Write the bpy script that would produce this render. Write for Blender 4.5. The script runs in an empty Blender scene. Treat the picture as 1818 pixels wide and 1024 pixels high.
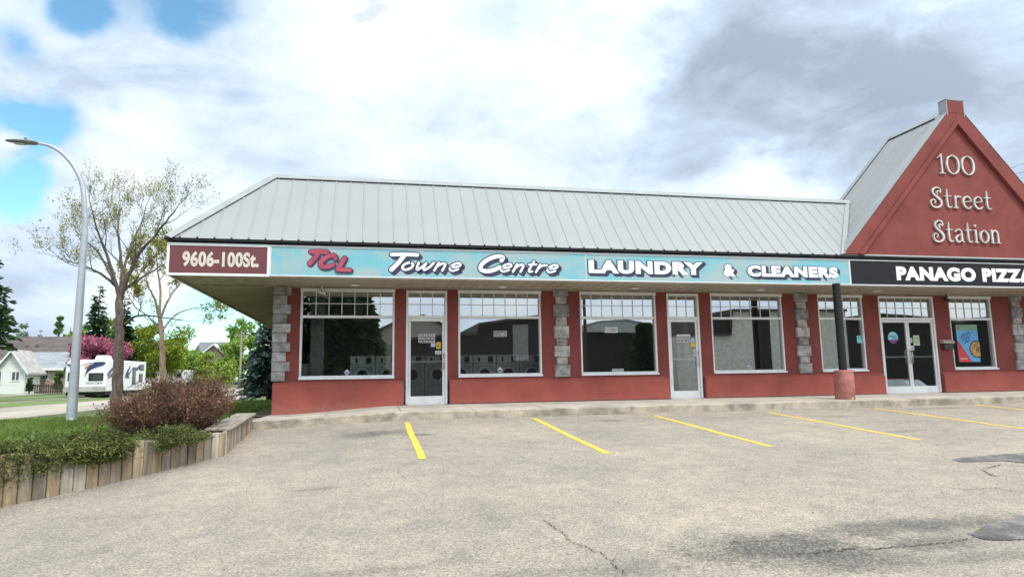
import bpy, bmesh, math, random
from mathutils import Vector, Matrix
import numpy as np
rnd = random.Random(7)
S = bpy.context.scene
COL = S.collection
rad = math.radians

# ------------------------------------------------------------------ camera
FPX, PW, PH = 1180.0, 1818.0, 1024.0
yaw, pitch, roll = rad(-12.0), rad(7.65), rad(-0.88)
fwd = Vector((-math.sin(yaw)*math.cos(pitch), math.cos(yaw)*math.cos(pitch), math.sin(pitch)))
rt0 = Vector((math.cos(yaw), math.sin(yaw), 0)); up0 = rt0.cross(fwd)
RT = rt0*math.cos(roll)+up0*math.sin(roll)
UP = -rt0*math.sin(roll)+up0*math.cos(roll)
cam = bpy.data.cameras.new('camera'); camo = bpy.data.objects.new('camera', cam); COL.objects.link(camo)
cam.sensor_width = 36; cam.lens = FPX/PW*36; cam.clip_start = .1; cam.clip_end = 3000
camo.matrix_world = Matrix(((RT.x, UP.x, -fwd.x, 0), (RT.y, UP.y, -fwd.y, 0), (RT.z, UP.z, -fwd.z, 0), (0, 0, 0, 1)))
S.camera = camo
def ray(px, py): return RT*((px-PW/2)/FPX) - UP*((py-PH/2)/FPX) + fwd
def at(px, py, Y):                       # the point seen at a photo pixel, on the plane y = Y
    d = ray(px, py); return d*(Y/d.y)
def atz(px, py, Z):
    d = ray(px, py); return d*(Z/d.z)

# ------------------------------------------------------------------ colour management, sun, sky
S.view_settings.view_transform = 'Standard'; S.view_settings.look = 'None'
S.view_settings.exposure = 0.50; S.view_settings.gamma = 1.0
S.cycles.max_bounces = 8; S.cycles.transparent_max_bounces = 16
S.cycles.caustics_reflective = False; S.cycles.caustics_refractive = False
SUN_AZ, SUN_EL = rad(150), rad(57)       # azimuth clockwise from +Y
sd = Vector((math.sin(SUN_AZ)*math.cos(SUN_EL), math.cos(SUN_AZ)*math.cos(SUN_EL), math.sin(SUN_EL)))
sun = bpy.data.lights.new('sun', 'SUN'); sun.energy = 2.3; sun.angle = rad(11); sun.color = (1, .95, .87)
suno = bpy.data.objects.new('sun', sun); COL.objects.link(suno)
suno.rotation_euler = sd.to_track_quat('Z', 'Y').to_euler()

class NT:                                # small node helper
    def __init__(s, tree): s.t = tree; s.n = tree.nodes; s.l = tree.links
    def new(s, typ, ins=None, **kw):
        n = s.n.new(typ)
        for k, v in kw.items(): setattr(n, k, v)
        for k, v in (ins or {}).items(): s.put(n.inputs[k], v)
        return n
    def put(s, sock, v):
        if hasattr(v, 'is_output'): s.l.new(v, sock)
        else: sock.default_value = v
    def math(s, op, a, b=0.0, clamp=False):
        n = s.n.new('ShaderNodeMath'); n.operation = op; n.use_clamp = clamp
        s.put(n.inputs[0], a); s.put(n.inputs[1], b); return n.outputs[0]
    def vmath(s, op, a, b): 
        n = s.n.new('ShaderNodeVectorMath'); n.operation = op
        s.put(n.inputs[0], a); s.put(n.inputs[1], b)
        return n.outputs['Value'] if op in ('DOT_PRODUCT', 'LENGTH', 'DISTANCE') else n.outputs[0]
    def noise(s, vec, scale, detail=4, rough=.55, dist=0.0, w=None):
        n = s.new('ShaderNodeTexNoise', {'Scale': scale, 'Detail': detail, 'Roughness': rough, 'Distortion': dist})
        if vec is not None: s.l.new(vec, n.inputs['Vector'])
        return n.outputs['Fac']
    def ramp(s, fac, stops, interp='LINEAR'):
        n = s.n.new('ShaderNodeValToRGB'); cr = n.color_ramp; cr.interpolation = interp
        while len(cr.elements) > 1: cr.elements.remove(cr.elements[0])
        for i, (p, c) in enumerate(stops):
            e = cr.elements[0] if i == 0 else cr.elements.new(p)
            e.position = p; e.color = (c, c, c, 1) if isinstance(c, (int, float)) else (*c, 1)
        s.l.new(fac, n.inputs[0]); return n.outputs[0]
    def mix(s, fac, a, b, blend='MIX'):
        n = s.n.new('ShaderNodeMix'); n.data_type = 'RGBA'; n.blend_type = blend
        s.put(n.inputs[0], fac)
        for i, v in ((6, a), (7, b)):
            if isinstance(v, tuple) and len(v) == 3: v = (*v, 1)
            s.put(n.inputs[i], v)
        return n.outputs[2]
    def mrange(s, v, a, b, c=0.0, d=1.0, smooth=True):
        n = s.n.new('ShaderNodeMapRange'); n.interpolation_type = 'SMOOTHSTEP' if smooth else 'LINEAR'
        s.put(n.inputs[0], v)
        for i, q in enumerate((a, b, c, d)): s.put(n.inputs[i+1], q)
        return n.outputs[0]

W = bpy.data.worlds.new('World'); S.world = W; W.use_nodes = True
w = NT(W.node_tree); w.n.clear()
tc = w.new('ShaderNodeTexCoord'); DIR = tc.outputs['Generated']
sky = w.new('ShaderNodeTexSky', sky_type='NISHITA', sun_disc=False, sun_elevation=SUN_EL, sun_rotation=SUN_AZ)
sky.air_density = 1.0; sky.ozone_density = 2.0; sky.dust_density = .3
bgs = w.new('ShaderNodeBackground', {'Color': w.mix(1.0, sky.outputs[0], (.85, 1.18, 1.12), 'MULTIPLY'), 'Strength': .15})
# clouds: noise over the sky's directions, with the banks of cloud and the gaps of this day
def nz(scale, detail, rough, dist, off):
    m = w.new('ShaderNodeMapping', {'Vector': DIR}); m.inputs['Location'].default_value = off
    m.inputs['Scale'].default_value = (1, 1, 1.9)
    return w.noise(m.outputs[0], scale, detail, rough, dist)
n_big = nz(2.6, 9, .60, .35, (3.1, 1.2, .4))
n_mid = nz(6.0, 9, .62, .5, (.3, 5.2, 2.4))
n_fin = nz(13.0, 7, .6, .3, (7.3, 2.2, .4))
warp = w.math('MULTIPLY', w.math('ADD', w.math('SUBTRACT', n_mid, .5), w.math('MULTIPLY', w.math('SUBTRACT', n_big, .5), .9)), .34)
def blobs(items):
    acc = None
    for px, py, r, wt in items:
        d = ray(px, py).normalized()
        an = w.math('ADD', w.math('DIVIDE', w.math('ARCCOSINE', w.vmath('DOT_PRODUCT', DIR, tuple(d))), rad(r)), w.math('MULTIPLY', warp, 1.5+4.0/r))
        v = w.mrange(an, 1.35, .15, 0.0, wt)
        acc = v if acc is None else w.math('ADD', acc, v)
    return acc
gap = blobs([(110, 216, 2.4, .9), (60, 232, 1.8, .6), (22, 345, 2.8, .95), (135, 20, 2.2, .85), (20, 70, 2.0, .5), (15, 200, 1.8, .6), (440, 0, 2.4, .55), (200, 190, 1.8, .5), (70, 305, 1.6, .5),
             (640, 6, 3, .45), (340, 38, 2.6, .5), (60, 120, 2.0, .35), (350, 605, 6, .85), (430, 565, 4, .7), (250, 600, 3, .5), (-120, 180, 4, .7), (2050, 560, 9, .5), (860, -260, 9, .6), (260, -60, 5, .6), (-300, 300, 8, .5)])
grey = blobs([(1400, 70, 11, .52), (1330, 180, 7, .40), (1560, 200, 8, .42), (1740, 60, 14, .40), (1780, 230, 9, .26), (1140, 300, 8, .22), (400, 120, 12, .17),
              (230, 130, 8, .12), (60, 100, 6, .22), (700, 285, 8, .08), (480, 255, 8, .08), (980, 250, 8, .06), (60, 430, 7, .18), (180, 210, 6, .16), (60, 550, 8, .16), (900, 60, 12, .06), (1250, 30, 6, .18)])
glow = blobs([(330, 480, 9, .16), (1050, 170, 10, .14), (1400, 310, 7, .22), (210, 235, 4, .25), (690, 110, 11, .15), (560, 30, 7, .1)])
cover = w.mrange(w.math('ADD', w.math('SUBTRACT', gap, w.math('MULTIPLY', glow, .5)), w.math('ADD', w.math('MULTIPLY', w.math('SUBTRACT', n_fin, .5), .9), w.math('MULTIPLY', w.math('SUBTRACT', n_mid, .5), 1.5))), .22, .85, 1.0, 0.0)
tone = w.math('ADD', w.math('ADD', w.math('MULTIPLY', w.math('SUBTRACT', n_big, .5), .62), w.math('MULTIPLY', w.math('SUBTRACT', n_mid, .5), .78)), w.math('MULTIPLY', w.math('SUBTRACT', n_fin, .5), .50))
tone = w.math('ADD', w.math('SUBTRACT', w.math('ADD', tone, .74), w.math('MULTIPLY', grey, .72)), glow)
ccol = w.ramp(tone, [(0.0, (.28, .335, .42)), (.25, (.37, .44, .545)), (.45, (.44, .53, .66)), (.62, (.56, .66, .79)), (.78, (.67, .735, .785)), (.95, (.75, .76, .76))])
# clouds round the veiled sun, behind the camera, are brighter
back = w.mrange(w.vmath('DOT_PRODUCT', DIR, tuple(sd)), -.05, .80, 1.0, 1.75)
bgc = w.new('ShaderNodeBackground', {'Color': ccol, 'Strength': back})
mx = w.new('ShaderNodeMixShader'); w.put(mx.inputs[0], cover); w.l.new(bgs.outputs[0], mx.inputs[1]); w.l.new(bgc.outputs[0], mx.inputs[2])
wo = w.new('ShaderNodeOutputWorld'); w.l.new(mx.outputs[0], wo.inputs[0])

# ------------------------------------------------------------------ materials
MATS = {}
def lin(r, g, b):
    f = lambda c: c/12.92 if c <= .04045 else ((c+.055)/1.055)**2.4
    return (f(r/255), f(g/255), f(b/255))
def mat(name, col, rough=.7, metal=0.0, var=.12, vscale=3.0, bump=0.0, bscale=40.0, spec=.5, island=0.0, col2=None, stretch=None, trans=0.0, fine=0.0, fscale=120):
    if name in MATS: return MATS[name]
    m = bpy.data.materials.new(name); m.use_nodes = True; t = NT(m.node_tree); t.n.clear()
    b = t.new('ShaderNodeBsdfPrincipled', {'Roughness': rough, 'Metallic': metal, 'Specular IOR Level': spec})
    co = t.new('ShaderNodeTexCoord').outputs['Object']
    if stretch:
        mp = t.new('ShaderNodeMapping', {'Vector': co}); mp.inputs['Scale'].default_value = stretch; co = mp.outputs[0]
    c = (*col, 1)
    n = t.noise(co, vscale, 5, .6)
    c2 = col2 or tuple(x*(1-2.2*var) for x in col)
    cc = t.mix(t.mrange(n, .3, .7, 0, 1), tuple(min(1, x*(1+var)) for x in col), c2)
    if fine:
        f = t.noise(co, fscale, 3, .6)
        cc = t.mix(1.0, cc, t.ramp(f, [(.3, 1-fine), (.7, 1+fine*.6)]), 'MULTIPLY')
    if island:
        g = t.new('ShaderNodeNewGeometry').outputs['Random Per Island']
        cc = t.mix(1.0, cc, t.ramp(g, [(0, 1-island), (1, 1+island)]), 'MULTIPLY')
    t.put(b.inputs['Base Color'], cc)
    if bump:
        bn = t.new('ShaderNodeBump', {'Strength': bump, 'Distance': .02, 'Height': t.noise(co, bscale, 4, .6)})
        t.l.new(bn.outputs[0], b.inputs['Normal'])
    out = t.new('ShaderNodeOutputMaterial'); sh = b.outputs[0]
    if trans:
        tr = t.new('ShaderNodeBsdfTranslucent'); t.put(tr.inputs[0], cc)
        ms = t.new('ShaderNodeMixShader'); ms.inputs[0].default_value = trans
        t.l.new(sh, ms.inputs[1]); t.l.new(tr.outputs[0], ms.inputs[2]); sh = ms.outputs[0]
    t.l.new(sh, out.inputs[0]); MATS[name] = m; return m
def nodes_of(m): return NT(m.node_tree), m.node_tree.nodes['Principled BSDF']

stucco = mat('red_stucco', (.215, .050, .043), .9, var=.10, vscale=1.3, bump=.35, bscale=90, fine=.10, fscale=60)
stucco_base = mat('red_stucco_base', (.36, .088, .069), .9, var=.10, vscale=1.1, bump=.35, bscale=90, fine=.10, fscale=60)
stone = mat('grey_stone', (.33, .32, .31), .95, var=.2, vscale=7, bump=1.0, bscale=22, island=.34, fine=.2, fscale=60)
white_al = mat('white_aluminium', (.74, .76, .77), .45, var=.04)
white_trim = mat('white_trim', (.66, .67, .67), .5, var=.06)
black_trim = mat('dark_flashing', (.012, .012, .014), .6, spec=.2)
roof_m = mat('pale_metal_roof', (.272, .287, .285), .55, var=.025, vscale=.4, spec=.4, fine=.015, fscale=3)
roof_cap = mat('pale_metal_cap', (.285, .305, .305), .5, var=.05, vscale=2)
soffit_m = mat('beige_soffit', (.43, .385, .305), .6, var=.08, vscale=1.2)
concrete = mat('concrete', (.43, .39, .335), .9, var=.12, vscale=1.2, bump=.3, bscale=60, fine=.12, fscale=40)
curb_m = mat('curb_concrete', (.37, .325, .255), .95, var=.22, vscale=3, bump=.6, bscale=25, fine=.18, fscale=40)
black_m = mat('black_paint', (.014, .015, .018), .5, var=.1, spec=.3)
dark_m = mat('dark_void', (.012, .012, .014), .8)

def glass_mat(name, tint=(.90, .93, .92), refl=.36):
    m = bpy.data.materials.new(name); m.use_nodes = True; t = NT(m.node_tree); t.n.clear()
    tr = t.new('ShaderNodeBsdfTransparent'); tr.inputs[0].default_value = (*tint, 1)
    co = t.new('ShaderNodeTexCoord').outputs['Object']
    bn = t.new('ShaderNodeBump', {'Strength': .02, 'Distance': .02, 'Height': t.noise(co, .8, 2, .5)})
    gl = t.new('ShaderNodeBsdfGlossy', {'Roughness': .0}); gl.inputs[0].default_value = (.97, 1, 1, 1); t.l.new(bn.outputs[0], gl.inputs['Normal'])
    fr = t.new('ShaderNodeFresnel', {'IOR': 1.5})
    f = t.math('ADD', fr.outputs[0], refl, True)
    ms = t.new('ShaderNodeMixShader'); t.put(ms.inputs[0], f); t.l.new(tr.outputs[0], ms.inputs[1]); t.l.new(gl.outputs[0], ms.inputs[2])
    o = t.new('ShaderNodeOutputMaterial'); t.l.new(ms.outputs[0], o.inputs[0]); return m
glass = glass_mat('window_glass')
car_glass = mat('dark_car_glass', (.015, .017, .02), .12, spec=.8)

# ------------------------------------------------------------------ mesh helpers
def worldloc(o):
    v = Vector((0, 0, 0))
    while o is not None: v += o.location; o = o.parent
    return v
class MB:
    def __init__(s): s.v = []; s.f = []; s.m = []; s.sm = []; s.mi = 0
    def add(s, vs, fs, smooth=False):
        b = len(s.v); s.v.extend([tuple(p) for p in vs])
        for f in fs: s.f.append(tuple(i+b for i in f)); s.m.append(s.mi); s.sm.append(smooth)
    def box(s, x0, x1, y0, y1, z0, z1):
        s.add([(x0,y0,z0),(x1,y0,z0),(x1,y1,z0),(x0,y1,z0),(x0,y0,z1),(x1,y0,z1),(x1,y1,z1),(x0,y1,z1)],
              [(0,3,2,1),(4,5,6,7),(0,1,5,4),(1,2,6,5),(2,3,7,6),(3,0,4,7)])
    def hexa(s, p):                      # eight corners: bottom ring, top ring
        s.add(p, [(0,3,2,1),(4,5,6,7),(0,1,5,4),(1,2,6,5),(2,3,7,6),(3,0,4,7)])
    def quad(s, a, b, c, d): s.add([a, b, c, d], [(0, 1, 2, 3)])
    def poly(s, pts): s.add(pts, [tuple(range(len(pts)))])
    def prism(s, pts, axis, a, b):       # a 2-D outline pushed along an axis from a to b
        def P(u, v, q): return {'x': (q, u, v), 'y': (u, q, v), 'z': (u, v, q)}[axis]
        n = len(pts)
        s.add([P(u, v, a) for u, v in pts]+[P(u, v, b) for u, v in pts],
              [tuple(range(n)), tuple(range(2*n-1, n-1, -1))]+[(i, i+n, (i+1) % n+n, (i+1) % n) for i in range(n)])
    def tube(s, pts, r, n=8, cap=True, smooth=True):
        pts = [Vector(p) for p in pts]; rs = r if isinstance(r, (list, tuple)) else [r]*len(pts)
        vs = []; prev = None
        for i, p in enumerate(pts):
            t = (pts[min(i+1, len(pts)-1)]-pts[max(i-1, 0)]).normalized()
            a = prev if prev is not None else (Vector((1, 0, 0)) if abs(t.x) < .8 else Vector((0, 1, 0)))
            a = (a-t*a.dot(t))
            if a.length < 1e-6: a = t.orthogonal()
            a.normalize(); prev = a; b = t.cross(a)
            for k in range(n):
                q = 2*math.pi*k/n; vs.append(p+(a*math.cos(q)+b*math.sin(q))*rs[i])
        fs = [(i*n+k, i*n+(k+1) % n, (i+1)*n+(k+1) % n, (i+1)*n+k) for i in range(len(pts)-1) for k in range(n)]
        s.add(vs, fs, smooth)
        if cap:
            m = len(pts)-1; s.add(vs[:n], [tuple(range(n-1, -1, -1))]); s.add(vs[m*n:], [tuple(range(n))])
    def lathe(s, c, prof, n=24, smooth=True):  # profile of (radius, z) about a vertical axis
        vs = [(c[0]+r*math.cos(2*math.pi*k/n), c[1]+r*math.sin(2*math.pi*k/n), c[2]+z) for r, z in prof for k in range(n)]
        s.add(vs, [(i*n+k, i*n+(k+1) % n, (i+1)*n+(k+1) % n, (i+1)*n+k) for i in range(len(prof)-1) for k in range(n)], smooth)
        m = len(prof)-1
        s.add(vs[:n], [tuple(range(n-1, -1, -1))]); s.add(vs[m*n:], [tuple(range(n))])
    def ydisc(s, cx, cz, y0, y1, r, n=24):
        s.prism([(cx+r*math.cos(2*math.pi*k/n), cz+r*math.sin(2*math.pi*k/n)) for k in range(n)], 'y', y0, y1)
    def build(s, name, m, parent=None, bevel=0.0, kind=None, loc=None):
        me = bpy.data.meshes.new(name); o = bpy.data.objects.new(name, me); COL.objects.link(o)
        off = worldloc(parent) if parent else (Vector(loc) if loc else Vector((0, 0, 0)))
        me.from_pydata([(x-off.x, y-off.y, z-off.z) for x, y, z in s.v], [], s.f)
        for mm in (m if isinstance(m, (list, tuple)) else [m]): me.materials.append(mm)
        me.polygons.foreach_set('material_index', s.m); me.polygons.foreach_set('use_smooth', s.sm); me.update()
        if parent: o.parent = parent
        elif loc: o.location = loc
        if bevel:
            bv = o.modifiers.new('edge', 'BEVEL'); bv.width = bevel; bv.segments = 1; bv.limit_method = 'ANGLE'; bv.angle_limit = rad(40)
        if kind: o['kind'] = kind
        return o
def thing(name, label, cat, loc=(0, 0, 0), group=None):
    o = bpy.data.objects.new(name, None); COL.objects.link(o); o.location = loc; o.empty_display_size = .3
    o['label'] = label; o['category'] = cat
    if group: o['group'] = group
    return o
def tag(o, label, cat, group=None):
    o['label'] = label; o['category'] = cat
    if group: o['group'] = group
    return o
def copy_tree(o, parent=None):
    c = o.copy(); COL.objects.link(c)
    if parent: c.parent = parent
    for ch in list(o.children): copy_tree(ch, c)
    return c
def text_geo(txt, offset=0.0, space=1.0, shear=0.0, res=6):
    cu = bpy.data.curves.new('txt', 'FONT'); cu.body = txt; cu.offset = offset; cu.space_character = space; cu.shear = shear
    cu.resolution_u = res; cu.fill_mode = 'FRONT'
    o = bpy.data.objects.new('txt', cu); COL.objects.link(o)
    dg = bpy.context.evaluated_depsgraph_get(); dg.update()
    me = bpy.data.meshes.new_from_object(o.evaluated_get(dg))
    vs = [(v.co.x, v.co.y) for v in me.vertices]; fs = [tuple(p.vertices) for p in me.polygons]
    bpy.data.objects.remove(o); bpy.data.curves.remove(cu); bpy.data.meshes.remove(me)
    return vs, fs
def layers(vs, fs):
    par = list(range(len(vs)))
    def find(a):
        while par[a] != a: par[a] = par[par[a]]; a = par[a]
        return a
    for f in fs:
        for i in f[1:]: par[find(i)] = find(f[0])
    ids = {}
    return [ids.setdefault(find(i), len(ids)) for i in range(len(vs))]
def fit(vs, x0, x1, z0, z1, ref=None):
    r = ref or vs
    a = min(p[0] for p in r); b = max(p[0] for p in r); c = min(p[1] for p in r); d = max(p[1] for p in r)
    return [(x0+(p[0]-a)/(b-a)*(x1-x0), z0+(p[1]-c)/(d-c)*(z1-z0)) for p in vs]
def text_on(mb, txt, x0, x1, z0, z1, y, offset=0.0, space=1.0, shear=0.0, thick=0.0):
    vs, fs = text_geo(txt, offset, space, shear); q = fit(vs, x0, x1, z0, z1)
    mb.add([(a, y, b) for a, b in q], fs)
    if thick:
        mb.add([(a, y+thick, b) for a, b in q], [tuple(reversed(f)) for f in fs])
        ec = {}
        for f in fs:
            for i in range(len(f)): e = (f[i], f[(i+1) % len(f)]); ec[e] = 1
        for (i, j) in list(ec):
            if (j, i) not in ec: mb.add([(*q[i][:1], y, q[i][1]), (q[i][0], y+thick, q[i][1]), (q[j][0], y+thick, q[j][1]), (q[j][0], y, q[j][1])], [(0, 1, 2, 3)])
def smooth_path(pts, n=6):               # Catmull-Rom through points (any dimension)
    P = [tuple(map(float, p)) for p in pts]
    if len(P) < 3: return P
    E = [tuple(2*a-b for a, b in zip(P[0], P[1]))]+P+[tuple(2*a-b for a, b in zip(P[-1], P[-2]))]
    out = []
    for i in range(1, len(E)-2):
        p0, p1, p2, p3 = E[i-1:i+3]
        for k in range(n):
            t = k/n
            out.append(tuple(.5*(2*b+(c-a)*t+(2*a-5*b+4*c-d)*t*t+(3*b-a-3*c+d)*t**3) for a, b, c, d in zip(p0, p1, p2, p3)))
    out.append(P[-1]); return out
LIFT = [0]
def stroke(mb, pts, y, thick=0.0, radii=None, grow=0.0, r=.05):   # a pen stroke on an x-z plane, facing -y
    n = len(pts); R_ = [(radii[i] if radii else r)+grow for i in range(n)]
    L = []; Rr = []
    for i in range(n):
        a = pts[max(i-1, 0)]; b = pts[min(i+1, n-1)]
        dx, dz = b[0]-a[0], b[1]-a[1]; l = math.hypot(dx, dz) or 1; nx, nz_ = -dz/l, dx/l
        L.append((pts[i][0]+nx*R_[i], pts[i][1]+nz_*R_[i])); Rr.append((pts[i][0]-nx*R_[i], pts[i][1]-nz_*R_[i]))
    def cap(i, sgn):
        a = pts[i]; b = pts[i+1] if i == 0 else pts[i-1]
        dx, dz = a[0]-b[0], a[1]-b[1]; th = math.atan2(dz, dx); c = []
        for k in range(1, 6): q = th-math.pi/2+math.pi*k/6; c.append((a[0]+R_[i]*math.cos(q), a[1]+R_[i]*math.sin(q)))
        return c
    LIFT[0] += 1; yy = y-(LIFT[0] % 40)*.00009
    mb.add([(p[0], yy, p[1]) for p in L]+[(p[0], yy, p[1]) for p in Rr], [(i, i+n, i+1+n, i+1) for i in range(n-1)])
    e = cap(n-1, 1); s_ = cap(0, 1)
    mb.add([(p[0], yy, p[1]) for p in [Rr[-1]]+e+[L[-1]]], [tuple(range(7))])
    mb.add([(p[0], yy, p[1]) for p in [L[0]]+s_+[Rr[0]]], [tuple(range(7))])
    if thick:
        ring = Rr+e+L[::-1]+s_
        m = len(ring)
        mb.add([(p[0], yy, p[1]) for p in ring]+[(p[0], y+thick, p[1]) for p in ring], [(i, (i+1) % m, (i+1) % m+m, i+m) for i in range(m)])

# ------------------------------------------------------------------ ground
def lot_z(x, y):
    z = -.815+.058*(max(y, -6)-13.85)
    return z-.035*max(0, min(.7-x, 8))
def street_z(y): return -1.0+.008*max(0, min(y-50, 90))+.004*max(0, y-140)
WALL = [(-11, 3.4), (-7.2, 4.9), (-5.3, 6.3), (-4.45, 7.4), (-3.88, 8.37), (-3.32, 9.04), (-2.89, 9.63), (-2.52, 10.30), (-2.14, 10.88), (-2.2, 12.5), (-2.24, 13.72)]
def lawn_z(x, y):
    e = street_z(y)+.11; k = max(0, min(1, (x+9.4)/6.0))
    inner = -.77 if y < 12 else max(-.77-(y-12)*.006, -.95)
    if y > 40: inner = max(inner, e+.02)
    return e+(inner-e)*k+.02*math.sin(x*1.7+y*.9)*k
def grid(name, xs, ys, zf, m, kind='structure', keep=None):
    mb = MB(); idx = {}
    for j, y in enumerate(ys):
        for i, x in enumerate(xs): idx[i, j] = len(mb.v); mb.v.append((x, y, zf(x, y)))
    for j in range(len(ys)-1):
        for i in range(len(xs)-1):
            if keep and not keep((xs[i]+xs[i+1])/2, (ys[j]+ys[j+1])/2): continue
            mb.f.append((idx[i, j], idx[i+1, j], idx[i+1, j+1], idx[i, j+1])); mb.m.append(0); mb.sm.append(True)
    return mb.build(name, m, kind=kind)
fr = lambda a, b, n: [a+(b-a)*i/n for i in range(n+1)]

# asphalt: pale worn aggregate with stains that have shapes of their own
def asphalt_mat():
    m = bpy.data.materials.new('worn_asphalt'); m.use_nodes = True; t = NT(m.node_tree); t.n.clear()
    b = t.new('ShaderNodeBsdfPrincipled', {'Roughness': .92, 'Specular IOR Level': .25})
    co = t.new('ShaderNodeTexCoord').outputs['Object']
    v1 = t.new('ShaderNodeTexVoronoi', {'Vector': co, 'Scale': 75.0, 'Randomness': 1.0})
    v2 = t.new('ShaderNodeTexVoronoi', {'Vector': co, 'Scale': 150.0, 'Randomness': 1.0})
    sep = t.new('ShaderNodeSeparateColor', {'Color': v1.outputs['Color']})
    sep2 = t.new('ShaderNodeSeparateColor', {'Color': v2.outputs['Color']})
    stones = t.ramp(sep.outputs[0], [(0, (.11, .105, .10)), (.16, (.21, .195, .175)), (.5, (.31, .285, .25)), (.85, (.40, .37, .32)), (1, (.56, .53, .47))])
    stones2 = t.ramp(sep2.outputs[1], [(0, (.12, .115, .105)), (.3, (.26, .24, .215)), (1, (.42, .39, .34))])
    c = t.mix(1.0, t.mix(.5, stones, stones2), (1.05, 1.025, .985), 'MULTIPLY')
    big = t.noise(co, .45, 6, .62); c = t.mix(1.0, c, t.ramp(big, [(.28, (.76, .77, .79)), (.72, (1.14, 1.10, 1.03))]), 'MULTIPLY')
    med = t.noise(co, 3.2, 5, .6); c = t.mix(1.0, c, t.ramp(med, [(.28, (.82, .83, .86)), (.72, (1.11, 1.08, 1.03))]), 'MULTIPLY')
    pit = t.noise(co, 38, 2, .5); c = t.mix(t.mrange(pit, .24, .34, .5, 0.0), c, (.10, .095, .088)); spk = t.noise(co, 24, 3, .65); c = t.mix(1.0, c, t.ramp(spk, [(.30, .82), (.45, 1.0), (.7, 1.06)]), 'MULTIPLY')
    # shapes: (x, y, half-length along x, half-width along y, darkness)
    rough_n = t.noise(co, 2.2, 6, .7, .4); fine_n = t.noise(co, 22, 6, .85)
    grit = t.mrange(t.math('ADD', t.math('MULTIPLY', sep.outputs[1], .6), t.math('MULTIPLY', t.noise(co, 30, 3, .7), .9)), .45, .95, .35, 1.0)
    for (x, y, rx, ry, k) in STAINS:
        mp = t.new('ShaderNodeMapping', {'Vector': co}, vector_type='TEXTURE')
        mp.inputs['Location'].default_value = (x, y, 0); mp.inputs['Scale'].default_value = (rx, ry, 9)
        d = t.vmath('LENGTH', mp.outputs[0], (0, 0, 0))
        d = t.math('ADD', d, t.math('MULTIPLY', t.math('SUBTRACT', rough_n, .5), 1.7))
        d = t.math('ADD', d, t.math('MULTIPLY', t.math('SUBTRACT', fine_n, .5), 2.3))
        f = t.math('MULTIPLY', t.mrange(d, .35, 1.15, min(1, k*1.25), 0.0), grit)
        c = t.mix(f, c, (.075, .074, .072))
    t.put(b.inputs['Base Color'], c)
    h = t.math('ADD', t.math('MULTIPLY', v1.outputs['Distance'], .6), t.noise(co, 40, 4, .6))
    bn = t.new('ShaderNodeBump', {'Strength': .55, 'Distance': .012, 'Height': h}); t.l.new(bn.outputs[0], b.inputs['Normal'])
    o = t.new('ShaderNodeOutputMaterial'); t.l.new(b.outputs[0], o.inputs[0]); return m
def lot_pt(px, py):                      # where a photo pixel falls on the sloping lot
    d = ray(px, py); a, c = .5, 80.0
    for _ in range(60):
        q = (a+c)/2
        if d.z*q-lot_z(d.x*q, d.y*q) > 0: a = q
        else: c = q
    p = d*a; return p
STAINS = []
for px, py, rx, ry, k in [(640, 772, .55, .5, .55), (690, 768, .5, .35, .5), (745, 771, .3, .18, .6), (1085, 746, .4, .3, .42), (1480, 739, .6, .3, .35), (1595, 766, .35, .12, .45),
                          (1670, 724, .9, .28, .35), (1330, 750, .3, .15, .2), (1380, 970, .95, .42, .78), (1490, 990, .75, .36, .7), (1560, 938, 1.1, .26, .62), (1640, 962, .6, .26, .62), (1720, 925, .9, .28, .5), (1290, 985, .5, .25, .5), (1790, 985, .8, .15, .35),
                          (560, 868, .35, .08, .4), (1790, 930, .6, .35, .25), (880, 905, .8, .6, .12), (420, 900, .5, .35, .12), (1120, 1010, .5, .2, .35), (640, 1015, .7, .1, .35), (930, 1018, .5, .1, .35)]:
    p = lot_pt(px, py); STAINS.append((p.x, p.y, rx, ry, k))
asphalt = asphalt_mat()
xs = [-14, -11, -9, -7.3, -5]+fr(-3.5, 1.5, 12)+[3, 5, 8, 12, 16, 22, 30, 45]
ys = [-60, -30, -12, -6]+fr(-4, 13.4, 24)+[13.86]
lot = grid('parking_lot', xs, ys, lambda x, y: lot_z(x, y), asphalt)
# asphalt patches and cracks
patch_m = mat('fresh_asphalt_patch', (.205, .20, .19), .95, var=.22, vscale=2.5, bump=.8, bscale=70, fine=.42, fscale=45, spec=.2)
crack_m = mat('crack_dirt', (.055, .05, .045), .95, fine=.3)
def sheet(name, pix, m, lift=.004):
    P = [lot_pt(*p) for p in smooth_path(pix+[pix[0]], 5)[:-1]]
    c = sum(P, Vector())/len(P); mb = MB()
    vs = [(c.x, c.y, lot_z(c.x, c.y)+lift)]+[(p.x, p.y, lot_z(p.x, p.y)+lift) for p in P]
    n = len(P); mb.add(vs, [(0, i+1, (i+1) % n+1) for i in range(n)])
    o = mb.build(name, m, kind='structure')
    if o.data.polygons[0].normal.z < 0: o.data.flip_normals()
    return o
sheet('asphalt_patch', [(1690, 815), (1722, 811), (1770, 807), (1822, 804), (1870, 806), (1870, 818), (1822, 821), (1795, 819), (1765, 819), (1730, 820), (1704, 820)], patch_m)
sheet('asphalt_patch', [(1722, 948), (1760, 930), (1830, 914), (1900, 905), (1900, 965), (1830, 958), (1780, 959), (1745, 957)], patch_m)
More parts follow.
